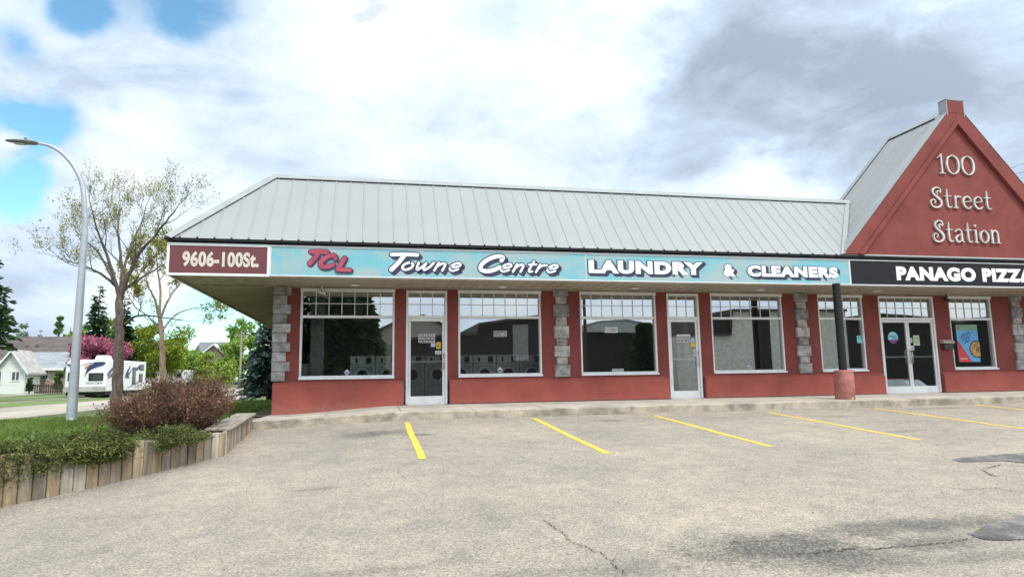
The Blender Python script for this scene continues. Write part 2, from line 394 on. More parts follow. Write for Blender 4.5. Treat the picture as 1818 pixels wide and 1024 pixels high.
def crack(pix, wd):
    P = [lot_pt(*p) for p in smooth_path(pix, 12)]; mb = MB(); wd *= .62; q = random.Random(len(pix)*31+int(pix[0][0]))
    L = []
    for i, p in enumerate(P):
        a = P[max(i-1, 0)]; b = P[min(i+1, len(P)-1)]; t = (b-a).normalized(); nn = Vector((-t.y, t.x, 0))
        p = p+nn*q.uniform(-.02, .02); ww = wd*q.uniform(.35, 1.2)*(.25 if i in (0, len(P)-1) else 1)
        for sgn in (1, -1): r = p+nn*ww*sgn; L.append((r.x, r.y, lot_z(r.x, r.y)+.008))
    mb.add(L, [(2*i, 2*i+1, 2*i+3, 2*i+2) for i in range(len(P)-1)])
    o = mb.build('asphalt_crack', crack_m, kind='structure')
    if o.data.polygons[0].normal.z < 0: o.data.flip_normals()
crack([(965, 922), (985, 938), (1002, 948), (1015, 962), (1040, 972), (1070, 985), (1095, 1005), (1110, 1022)], .008)
crack([(1745, 834), (1760, 843), (1772, 846)], .018); crack([(1748, 832), (1762, 829), (1775, 825)], .016)
crack([(1662, 860), (1690, 866), (1720, 869), (1770, 867), (1818, 874)], .008)
crack([(1785, 818), (1805, 821), (1830, 823)], .022)
crack([(1060, 861), (1090, 859), (1120, 860)], .006)
crack([(1540, 975), (1600, 971), (1640, 967), (1690, 963), (1722, 956)], .012)
crack([(1410, 985), (1470, 979), (1520, 974)], .012)
crack([(1718, 946), (1745, 957), (1800, 959), (1840, 958)], .010)
crack([(700, 835), (715, 845), (722, 850)], .004)

# parking lines
yellow = mat('yellow_road_paint', (.78, .50, .045), .8, var=.06, vscale=6, fine=.18, fscale=70)
def yellow_setup():
    t, b = nodes_of(yellow); src = b.inputs['Base Color'].links[0].from_socket
    co = t.new('ShaderNodeTexCoord').outputs['Object']
    worn = t.mrange(t.math('ADD', t.noise(co, 45, 4, .7), t.math('MULTIPLY', t.noise(co, 4, 3, .6), .5)), .80, .93, 0, .8)
    t.put(b.inputs['Base Color'], t.mix(worn, src, (.33, .29, .23)))
yellow_setup()
LINES = [(.70, 9.33, 13.45, 'shortest-looking yellow parking line, straight ahead before the left glass door'), (3.29, 9.18, 13.50, 'yellow parking line starting below the left stone pilaster'),
         (5.90, 9.20, 13.42, 'yellow parking line starting left of the second single glass door'), (8.58, 9.25, 13.38, 'yellow parking line starting left of the middle stone pilaster'),
         (11.44, 9.9, 13.58, 'yellow parking line beginning just right of the black post'), (14.42, 10.0, 13.74, 'yellow parking line farthest right, cut by the picture edge')]
for i, (x, y0, y1, lb) in enumerate(LINES):
    mb = MB(); N = 60; q = random.Random(i)
    for k in range(N+1):
        y = y0+(y1-y0)*k/N; wl = .052+q.uniform(-.008, .006); wr = .052+q.uniform(-.008, .006); xc = x+.007*math.sin(k*.13+i)
        mb.v.append((xc-wl, y, lot_z(xc, y)+.004)); mb.v.append((xc+wr, y, lot_z(xc, y)+.004))
    for k in range(N): mb.f.append((2*k, 2*k+1, 2*k+3, 2*k+2)); mb.m.append(0); mb.sm.append(False)
    tag(mb.build('parking_line', yellow), lb, 'parking line', 'yellow parking lines')

# shop sidewalk with a broken curb
def walk_z(x, y):
    z = -.60-.022*(16.2-y)
    k = max(0, min(1, (.9-x)/3.1)); return z-.16*k*k*(3-2*k)*(.55+.45*(y-13.87)/2.4)
sx = fr(-2.26, 40, 140); mb = MB()
rows = [13.87, 13.93, 14.6, 15.4, 16.35]
idx = {}
for i, x in enumerate(sx):
    j2 = .022*math.sin(x*3.1)*math.sin(x*1.7+1)
    for j, y in enumerate([None]+rows):
        if y is None: yy, zz = 13.855+j2, lot_z(x, 13.86)-.05
        else: yy, zz = y+(j2 if j < 3 else 0), walk_z(x, y)-(.022 if j == 1 else 0)
        idx[i, j] = len(mb.v); mb.v.append((x, yy, zz))
for i in range(len(sx)-1):
    for j in range(len(rows)):
        mb.f.append((idx[i, j], idx[i+1, j], idx[i+1, j+1], idx[i, j+1])); mb.m.append(1 if j < 2 else 0); mb.sm.append(False)
for e in (0, len(sx)-1): mb.f.append(tuple(idx[e, j] for j in range(6))); mb.m.append(1); mb.sm.append(False)
mb.build('sidewalk', [concrete, curb_m], kind='structure')
mb = MB()
for x in fr(-.9, 37, 25):
    mb.add([(x-.005, 13.94, walk_z(x, 13.94)+.004), (x+.005, 13.94, walk_z(x, 13.94)+.004), (x+.005, 16.2, walk_z(x, 16.2)+.004), (x-.005, 16.2, walk_z(x, 16.2)+.004)], [(0, 1, 2, 3)])
mb.build('sidewalk_joint', crack_m, kind='structure')

# ground, lawns, street
grass_soil = mat('lawn_green', (.11, .155, .045), .95, var=.25, vscale=.6, bump=.5, bscale=60, fine=.3, fscale=30)
far_grass = mat('far_lawn_green', (.135, .19, .055), .95, var=.2, vscale=.25, fine=.25, fscale=6)
dirt = mat('mulch_dirt', (.16, .125, .09), .95, var=.25, vscale=4, bump=.8, bscale=40, fine=.35, fscale=60)
road_m = mat('pale_street_asphalt', (.40, .36, .29), .95, var=.12, vscale=.3, fine=.15, fscale=8, stretch=(2.2, .35, 1))
gx = [-900, -400, -200, -120, -80, -60, -45, -35, -28, -22, -18.85, -9.3, -5, -2.3, 5, 20, 50, 100, 300, 900]
gy = [-900, -300, -100, -60.2, -30, 0, 14, 25, 40, 50, 65, 80, 100, 120, 140, 200, 350, 900]
def ground_z(x, y):
    z = street_z(max(y, 0))+.10
    if x < -18.85: z += .012*min(60, -18.85-x)
    if -18.7 < x < 60 or y < 13: z -= .35
    if y < 14: z = min(z, -2.3) if x > -13.5 else z-.15
    return z
grid('ground', gx, gy, ground_z, far_grass)
sy = fr(-40, 60, 25)+fr(68, 200, 16)[0:]+[260, 400]
grid('street', [-18.7, -16.4, -14, -11.7, -9.4], sy, lambda x, y: street_z(y)+.02-.006*abs(x+14), road_m)
cb = MB()
for x in (-18.85, -9.4):
    for a, b in zip(sy[:-1], sy[1:]):
        za, zb = street_z(a), street_z(b); cb.hexa([(x, a, za-.3), (x+.15, a, za-.3), (x+.15, b, zb-.3), (x, b, zb-.3), (x, a, za+.13), (x+.15, a, za+.13), (x+.15, b, zb+.13), (x, b, zb+.13)])
cb.build('street_curb', concrete, kind='structure')
def in_lawn(x, y):                       # left of the retaining wall, up to the street
    if x > -2.3 or x < -9.26: return False
    if y > 13.7: return True
    for a, b in zip(WALL[:-1], WALL[1:]):
        if a[1] <= y < b[1]: return x < a[0]+(b[0]-a[0])*(y-a[1])/(b[1]-a[1])-.04
    return False
lxs = fr(-9.26, -2.24, 50); lys = fr(3.4, 20, 90)+fr(20.6, 60, 40)[0:]+fr(68, 200, 16)
lawn = grid('lawn', lxs, lys, lawn_z, grass_soil, keep=lambda x, y: in_lawn(x, y))
path_y = fr(24, 60, 12)+fr(68, 200, 16)
grid('footpath', [-8.0, -7.3, -6.6], path_y, lambda x, y: lawn_z(x, y)+.03, concrete)
grid('footpath', [-26.6, -25.2], sy, lambda x, y: street_z(max(0, y))+.10+.012*6.6+.04, concrete)
mb = MB(); mb.add([(x, y, lawn_z(min(x, -2.3), y)+.035) for x, y in [(-3.25, 13.2), (-2.26, 13.2), (-2.26, 15.4), (-2.55, 15.0), (-3.1, 14.2)]], [(0, 1, 2, 3, 4)])
mb.build('dirt_strip', dirt, kind='structure')
mb = MB(); mb.add([(x, y, lawn_z(x, y)+.04) for x, y in [(-2.75, 16.0), (-2.27, 16.0), (-2.27, 30), (-2.9, 30), (-3.0, 22)]], [(0, 1, 2, 3, 4)])
mb.build('dirt_strip', dirt, kind='structure')

# ------------------------------------------------------------------ retaining wall
timber = mat('weathered_timber', (.35, .30, .225), .9, var=.22, vscale=1.2, stretch=(9, 9, 1.0), bump=.5, bscale=12, fine=.2, fscale=16)
def timber_setup():
    t, b = nodes_of(timber); src = b.inputs['Base Color'].links[0].from_socket
    g = t.new('ShaderNodeNewGeometry').outputs['Random Per Island']
    tint = t.ramp(g, [(0, (.62, .60, .58)), (.18, (1.05, .92, .68)), (.34, (.80, .77, .72)), (.48, (1.15, 1.02, .78)), (.58, (1.05, 1.15, 1.3)), (.70, (1.0, .82, .55)), (.80, (.72, .70, .64)), (.92, (1.3, 1.4, 1.55))], 'CONSTANT')
    c = t.mix(.72, src, tint, 'MULTIPLY')
    co = t.new('ShaderNodeTexCoord').outputs['Object']
    mp = t.new('ShaderNodeMapping', {'Vector': co}); mp.inputs['Scale'].default_value = (1, 1, .8)
    st = t.mrange(t.noise(mp.outputs[0], 4.0, 5, .65), .45, .72, 0, .6)
    t.put(b.inputs['Base Color'], t.mix(st, c, (.24, .20, .14)))
timber_setup()
rw = thing('retaining_wall', 'low curved retaining wall of upright weathered timber boards beside the parking lot', 'retaining wall', (-2.14, 10.88, -1.1))
def top_z(y): return -.74+max(0, y-10.88)*.034
path = []
for a, b in zip(WALL[:-1], WALL[1:]):
    L = math.hypot(b[0]-a[0], b[1]-a[1]); n = max(1, round(L/.148))
    for k in range(n): path.append((a[0]+(b[0]-a[0])*k/n, a[1]+(b[1]-a[1])*k/n))
path.append(WALL[-1]); mb = MB()
for i in range(len(path)-1):
    a, b = Vector((*path[i], 0)), Vector((*path[i+1], 0)); t = (b-a).normalized(); nn = Vector((t.y, -t.x, 0)); jit = rnd.uniform(-.008, .008); zt = top_z((a.y+b.y)/2)+rnd.uniform(-.012, .012)
    a2, b2 = a+t*.005, b-t*.005; zb = min(lot_z(a.x, a.y), lot_z(b.x, b.y))-.12
    o, inn = nn*(.03+jit), nn*(-.03+jit); lean = nn*.0
    mb.hexa([(p.x, p.y, zb) for p in (a2+o, b2+o, b2+inn, a2+inn)]+[(p.x, p.y, zt) for p in (a2+o, b2+o, b2+inn, a2+inn)])
mb.build('boards', timber, rw, bevel=.006)
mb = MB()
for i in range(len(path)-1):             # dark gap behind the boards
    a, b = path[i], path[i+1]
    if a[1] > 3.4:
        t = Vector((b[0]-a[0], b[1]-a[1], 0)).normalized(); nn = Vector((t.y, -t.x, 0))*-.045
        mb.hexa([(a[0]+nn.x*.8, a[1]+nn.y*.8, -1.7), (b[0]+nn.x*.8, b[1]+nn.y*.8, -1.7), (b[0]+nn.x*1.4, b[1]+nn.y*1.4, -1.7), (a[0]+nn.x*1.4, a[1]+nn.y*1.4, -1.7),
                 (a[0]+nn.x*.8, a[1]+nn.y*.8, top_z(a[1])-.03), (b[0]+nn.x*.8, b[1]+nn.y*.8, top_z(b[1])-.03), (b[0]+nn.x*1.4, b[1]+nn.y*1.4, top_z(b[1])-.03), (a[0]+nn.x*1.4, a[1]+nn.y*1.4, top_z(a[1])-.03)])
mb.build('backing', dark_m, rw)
grey_wood = mat('grey_cap_wood', (.33, .29, .235), .9, var=.2, vscale=2, stretch=(8, .8, 8), bump=.4, bscale=20, fine=.2, fscale=40)
mb = MB(); mb.hexa([(-2.46, 11.0, top_z(11.0)+.004), (-2.08, 10.95, top_z(11.0)+.004), (-2.16, 13.76, top_z(13.76)+.012), (-2.52, 13.76, top_z(13.76)+.012),
                    (-2.46, 11.0, top_z(11.0)+.045), (-2.08, 10.95, top_z(11.0)+.045), (-2.16, 13.76, top_z(13.76)+.05), (-2.52, 13.76, top_z(13.76)+.05)])
mb.build('cap_board', grey_wood, rw, bevel=.008)

# ------------------------------------------------------------------ the shop building
D, F = 16.2, 14.6                        # wall plane and fascia plane
ZT, ZS, ZSOF = 2.15, .04, 2.21           # window head, sill, soffit
shop = thing('shop_building', 'long single-storey red stucco shop building with pale metal mansard roof and tall gable', 'shop building', (8, D, -.6))
XL, XR = -2.17, 34.0
# openings: (kind, x0, x1, columns)
OPEN = [('w', -1.64, .545, 7), ('d', .815, 1.81, 3), ('w', 2.08, 4.19, 7), ('w', 5.21, 7.30, 7), ('d', 7.60, 8.52, 3), ('w', 8.86, 11.01, 7), ('w', 12.11, 13.55, 5), ('dd', 14.05, 15.90, 6), ('w', 16.42, 17.92, 5), ('w', 20.0, 22.2, 7), ('dd', 22.8, 24.65, 6), ('w', 25.2, 27.3, 7)]
FLOOR = -.58
wb = MB(); bb = MB()
cur = XL
for k, x0, x1, n in OPEN+[('e', XR, XR, 0)]:
    wb.box(cur, x0, D, D+.25, -.05, 2.6)
    cur = x1
    if k == 'w': wb.box(x0, x1, D, D+.25, ZT, 2.6); wb.box(x0, x1, D, D+.25, -.05, ZS-.002)
    elif k != 'e': wb.box(x0, x1, D, D+.25, ZT, 2.6)
wb.box(XL, XL+.25, D+.25, 33.75, -.9, 2.6); wb.box(XL, XR, 33.75, 34, -.9, 4.2); wb.box(XR-.25, XR, D+.25, 33.75, -.9, 2.6)
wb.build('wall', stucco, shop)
# thicker base with a sloped ledge
cur = XL-.03
for k, x0, x1, n in [o for o in OPEN if o[0] != 'w']+[('e', XR, XR, 0)]:
    e = x0-.05 if k != 'e' else x0
    zb0, zb1 = walk_z(cur, D)-.08, walk_z(e, D)-.08
    P = lambda x, zb: [(x, D+.23, zb), (x, D-.10, zb), (x, D-.10, -.10), (x, D-.003, -.015), (x, D+.23, -.015)]
    a, b = P(cur, zb0), P(e, zb1)
    bb.add(a+b, [(0, 4, 3, 2, 1), (5, 6, 7, 8, 9), (0, 1, 6, 5), (1, 2, 7, 6), (2, 3, 8, 7), (3, 4, 9, 8), (4, 0, 5, 9)])
    cur = x1+.05
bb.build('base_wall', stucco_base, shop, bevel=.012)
mb = MB(); cur = .70                     # thin dark line where the base meets the walk
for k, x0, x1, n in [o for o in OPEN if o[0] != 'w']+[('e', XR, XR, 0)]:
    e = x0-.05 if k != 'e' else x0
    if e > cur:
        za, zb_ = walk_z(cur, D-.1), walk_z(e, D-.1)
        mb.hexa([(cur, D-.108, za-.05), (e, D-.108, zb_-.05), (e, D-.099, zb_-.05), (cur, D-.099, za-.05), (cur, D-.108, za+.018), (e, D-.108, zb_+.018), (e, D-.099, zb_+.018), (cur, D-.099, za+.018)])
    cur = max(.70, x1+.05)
mb.build('base_joint', mat('joint_dark_red', (.075, .035, .03), .95, var=.2, vscale=5), shop)
plinth = mat('plinth_red', (.22, .05, .042), .9, var=.1)
mb = MB(); mb.hexa([(XL-.02, D-.085, -.95), (.70, D-.085, -.8), (.70, D-.07, -.8), (XL-.02, D-.07, -.95), (XL-.02, D-.085, -.66), (.70, D-.085, -.66), (.70, D-.07, -.66), (XL-.02, D-.07, -.66)])
mb.build('plinth', plinth, shop)
# quoins
def rough_block(mb, x0, x1, y0, y1, z0, z1, q):
    e = .014; j = lambda: q.uniform(-.007, .007)
    mb.add([(x0+j(), y1, z0), (x1+j(), y1, z0), (x1+j(), y1, z1), (x0+j(), y1, z1), (x0+j(), y0+.02, z0), (x1+j(), y0+.02, z0), (x1+j(), y0+.02, z1), (x0+j(), y0+.02, z1),
            (x0+e, y0+j(), z0+e), (x1-e, y0+j(), z0+e), (x1-e, y0+j(), z1-e), (x0+e, y0+j(), z1-e)],
           [(0, 4, 5, 1), (1, 5, 6, 2), (2, 6, 7, 3), (3, 7, 4, 0), (4, 8, 9, 5), (5, 9, 10, 6), (6, 10, 11, 7), (7, 11, 8, 4), (8, 11, 10, 9)])
q = random.Random(3); mb = MB(); zz = .0; k = 0
while zz < 2.15:
    h = .222; wdt = .40 if k % 2 else .31
    rough_block(mb, XL-.07, XL-.07+wdt, D-.075, D+.1+(.3 if k % 2 else .2), zz+.002, min(zz+h-.004, 2.2), q); zz += h; k += 1
mb.build('quoin', stone, shop)
for xc in (4.70, 11.56, 18.75):
    mb = MB(); zz = .0; k = 0
    while zz < 2.15:
        h = (.30 if k % 2 == 0 else .20)*q.uniform(.9, 1.1); wdt = (.40 if k % 2 == 0 else .29)*q.uniform(.97, 1.05)
        rough_block(mb, xc-wdt/2, xc+wdt/2, D-(.075 if k % 2 == 0 else .06), D+.01, zz+.002, min(zz+h-.003, 2.2), q); zz += h; k += 1
    mb.build('quoin', stone, shop)

# windows and doors
GY = D+.09                               # glass plane
def frame_ring(mb, x0, x1, z0, z1, w_, y0, y1, wb_=None):
    wb_ = wb_ or w_
    mb.box(x0, x0+w_, y0, y1, z0, z1); mb.box(x1-w_, x1, y0, y1, z0, z1)
    mb.box(x0+w_, x1-w_, y0, y1, z1-w_, z1); mb.box(x0+w_, x1-w_, y0, y1, z0, z0+wb_)
ZBAR = 1.50
def muntins(mb, x0, x1, z0, z1, n, hz=True):
    for k in range(1, n): x = x0+(x1-x0)*k/n; mb.box(x-.009, x+.009, GY-.014, GY-.004, z0, z1)
    if hz: z = (z0+z1)/2; mb.box(x0, x1, GY-.017, GY-.0155, z-.009, z+.009)
def pane(x0, x1, z0, z1, parent):
    mb = MB(); mb.quad((x0, GY, z0), (x1, GY, z0), (x1, GY, z1), (x0, GY, z1)); return mb.build('pane', glass, parent)
for kind, x0, x1, n in OPEN:
    if kind == 'w':
        mb = MB(); frame_ring(mb, x0, x1, ZS, ZT, .05, D+.02, D+.13, .075); mb.box(x0+.05, x1-.05, D+.03, D+.13, ZBAR-.03, ZBAR+.03)
        mb.box(x0-.004, x1+.004, D-.035, D+.018, ZS-.012, ZS+.035)
        mb.box(x0-.004, x1+.004, D-.012, D+.018, ZT-.06, ZT+.02)
        wd = mb.build('window', white_al, shop, bevel=.004)
        m2 = MB(); muntins(m2, x0+.05, x1-.05, ZBAR+.03, ZT-.05, n); m2.build('muntin_grid', white_al, wd)
        pane(x0+.05, x1-.05, ZS+.075, ZBAR-.03, wd); pane(x0+.05, x1-.05, ZBAR+.03, ZT-.05, wd)
    else:
        zf = walk_z((x0+x1)/2, D)+.012
        mb = MB(); mb.box(x0, x0+.055, D+.0, D+.13, zf, ZT); mb.box(x1-.055, x1, D+.0, D+.13, zf, ZT)
        mb.box(x0+.055, x1-.055, D+.005, D+.13, ZT-.06, ZT); mb.box(x0+.055, x1-.055, D+.005, D+.13, ZBAR-.03, ZBAR+.035)
        mb.box(x0+.055, x1-.055, D+.02, D+.15, zf-.02, zf+.012)
        df = mb.build('door_frame', white_al, shop, bevel=.004)
        m2 = MB(); muntins(m2, x0+.055, x1-.055, ZBAR+.035, ZT-.06, n); m2.build('muntin_grid', white_al, df)
        pane(x0+.055, x1-.055, ZBAR+.035, ZT-.06, df)
        leaves = [(x0+.06, x1-.06, 1)] if kind == 'd' else [(x0+.06, (x0+x1)/2-.004, 1), ((x0+x1)/2+.004, x1-.06, -1)]
        for a, b, side in leaves:
            m3 = MB(); z0, z1 = zf+.016, ZBAR-.034
            st = .055
            m3.box(a, a+st, D+.035, D+.085, z0, z1); m3.box(b-st, b, D+.035, D+.085, z0, z1)
            m3.box(a+st, b-st, D+.035, D+.085, z1-.07, z1); m3.box(a+st, b-st, D+.035, D+.085, z0, z0+.17)
            dr = m3.build('door', white_al, shop, bevel=.004)
            mb = MB(); mb.quad((a+st, D+.062, z0+.17), (b-st, D+.062, z0+.17), (b-st, D+.062, z1-.07), (a+st, D+.062, z1-.07)); mb.build('pane', glass, dr)
            mb = MB(); mb.box(a+st, b-st, D+.066, D+.11, .40, .445); mb.build('push_bar', white_trim, dr)
            hx = b-.028 if side > 0 else a+.028
            mb = MB(); mb.tube([(hx, D+.036, .60), (hx, D-.03, .60), (hx, D-.03, .25), (hx, D+.036, .25)], .012, 8); mb.build('handle', mat('steel_handle', (.6, .6, .6), .3, metal=1), dr)
# interior
in_wall = mat('interior_wall_paint', (.58, .58, .55), .8, var=.05)
in_floor = mat('green_interior_floor', (.035, .10, .075), .35, var=.1)
in_ceil = mat('interior_ceiling_tile', (.74, .74, .72), .9)
mb = MB(); mb.box(XL+.25, XR-.25, D+.17, 33.75, -.72, FLOOR); mb.build('interior_floor', in_floor, shop)
mb = MB(); mb.box(XL+.25, XR-.25, D+.25, 33.75, 2.62, 2.72); mb.build('interior_ceiling', in_ceil, shop)
mb = MB(); mb.box(XL+.25, XR-.25, 22.0, 22.12, FLOOR, 2.62); mb.box(8.60, 8.72, 17.3, 22.0, FLOOR, 2.62); mb.box(11.5, 11.62, D+.26, 22.0, FLOOR, 2.62); mb.box(18.6, 18.72, D+.26, 22.0, FLOOR, 2.62)
mb.build('interior_wall', in_wall, shop)

# soffit with ribs, running round the corner
FL = -4.12                               # left end of the fascia
mb = MB(); mb.box(FL+.03, XR, F+.03, D+.02, ZSOF, ZSOF+.05); mb.box(FL+.03, XL+.02, D+.02, 34, ZSOF, ZSOF+.05)
x = FL+.2
while x < XR: mb.box(x, x+.022, F+.05, D-.01 if x > XL else D-.12, ZSOF-.014, ZSOF-.001); x += .30
y = D+.05
while y < 34: mb.box(FL+.05, XL-.01, y, y+.022, ZSOF-.014, ZSOF-.001); y += .30
mb.build('soffit', soffit_m, shop)
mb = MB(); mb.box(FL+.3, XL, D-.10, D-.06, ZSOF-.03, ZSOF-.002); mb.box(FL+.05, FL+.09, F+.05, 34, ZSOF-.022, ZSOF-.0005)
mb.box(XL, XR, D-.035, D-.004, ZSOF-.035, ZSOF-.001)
mb.build('soffit_trim', mat('darker_soffit_trim', (.30, .27, .22), .6), shop)  # trim strips in a deeper beige than the soffit
# fascia
mb = MB(); mb.box(FL, XR, F, F+.06, 2.19, 2.88); mb.box(FL, FL+.06, F+.06, 34, 2.19, 2.88)
mb.build('fascia', white_trim, shop, bevel=.006)
mb = MB(); mb.box(FL-.05, XR, F-.07, F+.1, 2.905, 2.955); mb.box(FL-.05, FL+.1, F+.1, 34, 2.905, 2.955)
mb.build('drip_edge', black_trim, shop)
# mansard roof
EZ, SL, TT = 2.965, 1.073, 1.774
EY, EX = F-.06, FL-.05
RZ = EZ+SL*(TT+.04); RYY, RXX = EY+TT+.04, EX+TT+.04
GL, GC, GR = 11.75, 15.60, 19.45         # gable: left foot, centre, right foot
GSL = 1.114; GTOP = EZ+.04+(GC-.26-GL)*GSL
rf = MB()
rf.hexa([(EX, EY, EZ), (XR, EY, EZ), (XR, RYY+.3, EZ), (RXX+.3, RYY+.3, EZ), (RXX-.001, RYY, RZ), (XR, RYY, RZ), (XR, RYY+.3, RZ), (RXX+.3, RYY+.3, RZ)])
rf.v.clear(); rf.f.clear(); rf.m.clear(); rf.sm.clear()
rf.poly([(EX, EY, EZ), (XR, EY, EZ), (XR, RYY, RZ), (RXX, RYY, RZ)])
rf.poly([(EX, 34, EZ), (EX, EY, EZ), (RXX, RYY, RZ), (RXX, 34, RZ)])
rf.poly([(RXX, RYY, RZ), (XR, RYY, RZ), (XR, RYY+.35, RZ-.02), (RXX+.35, RYY+.35, RZ-.02)])
rf.poly([(RXX+.35, RYY+.35, RZ-.02), (XR, RYY+.35, RZ-.02), (XR, RYY+.35, 3.6), (RXX+.35, RYY+.35, 3.6)])
rf.poly([(RXX, 34, RZ), (RXX, RYY, RZ), (RXX+.35, RYY+.35, RZ-.02), (RXX+.35, 34, RZ-.02)])
rf.poly([(RXX+.35, 34, RZ-.02), (RXX+.35, RYY+.35, RZ-.02), (RXX+.35, RYY+.35, 3.6), (RXX+.35, 34, 3.6)])
rf.poly([(RXX+.35, RYY+.35, 3.6), (XR, RYY+.35, 3.6), (XR, 34, 3.6), (RXX+.35, 34, 3.6)])
rf.poly([(EX, EY, EZ-.005), (EX, 34, EZ-.005), (XR, 34, EZ-.005), (XR, EY, EZ-.005)])
roof = rf.build('roof', roof_m, shop)
rb = MB(); rib_end_shade = MB(); dash = MB()
x = EX+.28; NRM = Vector((0, -SL, 1)).normalized()
def rib(mb, a, b, side, h=.012, w0=.020, w1=.012, nrm=NRM):
    a, b = Vector(a), Vector(b); s_ = Vector(side)
    mb.hexa([a-s_*w0, a+s_*w0, b+s_*w0, b-s_*w0, a-s_*w1+nrm*h, a+s_*w1+nrm*h, b+s_*w1+nrm*h, b-s_*w1+nrm*h])
while x < XR-.1:
    t_ = min(TT+.03, (x-EX)) if x < RXX else TT+.03
    if t_ > .12 and not (GL+.15 < x < GR-.15 and t_*SL < (min(x-GL, GR-x))*GSL):
        t0 = 0.0
        if GL < x < GR: t0 = max(0, min(x-GL, GR-x)*GSL/SL)
        if t0 < t_-.1:
            rib(rb, (x, EY+t0, EZ+SL*t0), (x, EY+t_-.05, EZ+SL*(t_-.05)), (1, 0, 0))
            if t0 == 0: rib_end_shade.box(x-.018, x+.018, EY-.006, EY+.004, EZ+.002, EZ+.03)  # dark box in place of the shaded hollow at the rib end
    x += .335
y = EY+.4; NL = Vector((-SL, 0, 1)).normalized()
while y < 33.8:
    t_ = min(TT, y-EY); rib(rb, (EX, y, EZ), (EX+t_-.05, y, EZ+SL*(t_-.05)), (0, 1, 0), nrm=NL); y += .335
def merge(o, mb, off=0):                 # fold surface pattern into its part's own mesh
    p0 = worldloc(o); me = o.data; vs = [tuple(v.co) for v in me.vertices]; fs = [tuple(f.vertices) for f in me.polygons]; ms = [f.material_index for f in me.polygons]
    n = len(vs); me.clear_geometry()
    me.from_pydata(vs+[(x-p0.x, y-p0.y, z-p0.z) for x, y, z in mb.v], [], fs+[tuple(i+n for i in f) for f in mb.f])
    me.polygons.foreach_set('material_index', ms+[m+off for m in mb.m]); me.update()
roof.data.materials.append(dark_m); merge(roof, rb); merge(roof, rib_end_shade, 1)
cap = MB()
def flashing(mb, a, b, sa, sb, wd, lift, t=.006):       # bent strip along an edge, one wing each side
    a, b = Vector(a), Vector(b)
    for s_ in (sa, sb):
        s_ = Vector(s_).normalized()*wd; u = Vector((0, 0, lift))
        mb.hexa([a+u, b+u, b+u+s_, a+u+s_, a+u+Vector((0, 0, t)), b+u+Vector((0, 0, t)), b+u+s_+Vector((0, 0, t)), a+u+s_+Vector((0, 0, t))])
dn = (0, -1, -SL)
flashing(cap, (RXX, RYY, RZ), (GL+1.75, RYY, RZ), dn, (0, 1, -.15), .17, .040)
flashing(cap, (GR-1.75, RYY, RZ), (XR, RYY, RZ), dn, (0, 1, -.15), .17, .040)
flashing(cap, (RXX, RYY, RZ), (RXX, 34, RZ), (-1, 0, -SL), (1, 0, -.15), .17, .040)
hv = Vector((RXX-EX, RYY-EY, RZ-EZ)).normalized()
s1 = Vector((1, 0, 0)); s1 = (s1-hv*s1.dot(hv)); s1n = NRM; s1 = hv.cross(NRM); s1 = s1 if s1.x > 0 else -s1
s2 = hv.cross(NL); s2 = s2 if s2.y > 0 else -s2
flashing(cap, (EX, EY, EZ), (RXX, RYY, RZ), s1, s2, .17, .045)
cap.build('ridge_cap', roof_cap, roof)
dk = MB()                                # dark strips standing in for the shade in the gap under the cap
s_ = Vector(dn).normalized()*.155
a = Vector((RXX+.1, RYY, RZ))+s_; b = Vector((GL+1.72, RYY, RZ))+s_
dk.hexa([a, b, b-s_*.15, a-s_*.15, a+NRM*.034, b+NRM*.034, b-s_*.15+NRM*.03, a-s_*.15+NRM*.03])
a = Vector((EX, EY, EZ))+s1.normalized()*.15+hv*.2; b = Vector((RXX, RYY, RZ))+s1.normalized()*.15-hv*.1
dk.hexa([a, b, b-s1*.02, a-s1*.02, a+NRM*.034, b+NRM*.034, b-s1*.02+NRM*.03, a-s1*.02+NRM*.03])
dk.build('ridge_gap_shade', dark_m, roof)

# gable front: stucco parapet with raised border, square cap, and its own short roof
gy0 = F-.02
def gz(x): return EZ+.04+(min(x, 2*GC-x)-GL)*GSL
gab = MB()
gab.prism([(GL, EZ+.03), (GR, EZ+.03), (GC+.262, GTOP), (GC-.262, GTOP)], 'y', gy0, gy0+.26)
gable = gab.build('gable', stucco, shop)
tr = MB()
def bandpoly(o0, o1, y0, y1):            # sloped raised band, measured inwards from the slope
    for sg in (-1, 1):
        P = []
        for off, zz0 in ((o0, 0), (o1, 0)):
            xf = GC+sg*(GC-GL-off); P.append((xf, EZ+.03))
        # top ends
        ap = lambda off: (GC, EZ+.04+(GC-GL-off)*GSL)
        pts = [P[0], P[1], ap(o1), ap(o0)]
        if o0 == 0: pts = [P[0], P[1], ap(o1), (GC, GTOP), (GC+sg*.262, GTOP)]
        tr.prism(pts if sg < 0 else pts[::-1], 'y', y0, y1)
bandpoly(0.0, .40, gy0-.055, gy0-.001); bandpoly(.404, .56, gy0-.10, gy0-.0015)
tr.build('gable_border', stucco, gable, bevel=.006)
cp = MB(); cp.box(GC-.262, GC+.262, gy0-.06, gy0+.2, GTOP+.002, 7.36)
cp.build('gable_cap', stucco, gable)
cp = MB(); cp.box(GC-.285, GC-.2635, gy0-.065, gy0+.205, GTOP-.1, 7.385); cp.box(GC+.2635, GC+.285, gy0-.065, gy0+.205, GTOP-.1, 7.385); cp.box(GC-.285, GC+.285, gy0-.065, gy0+.205, 7.362, 7.385)
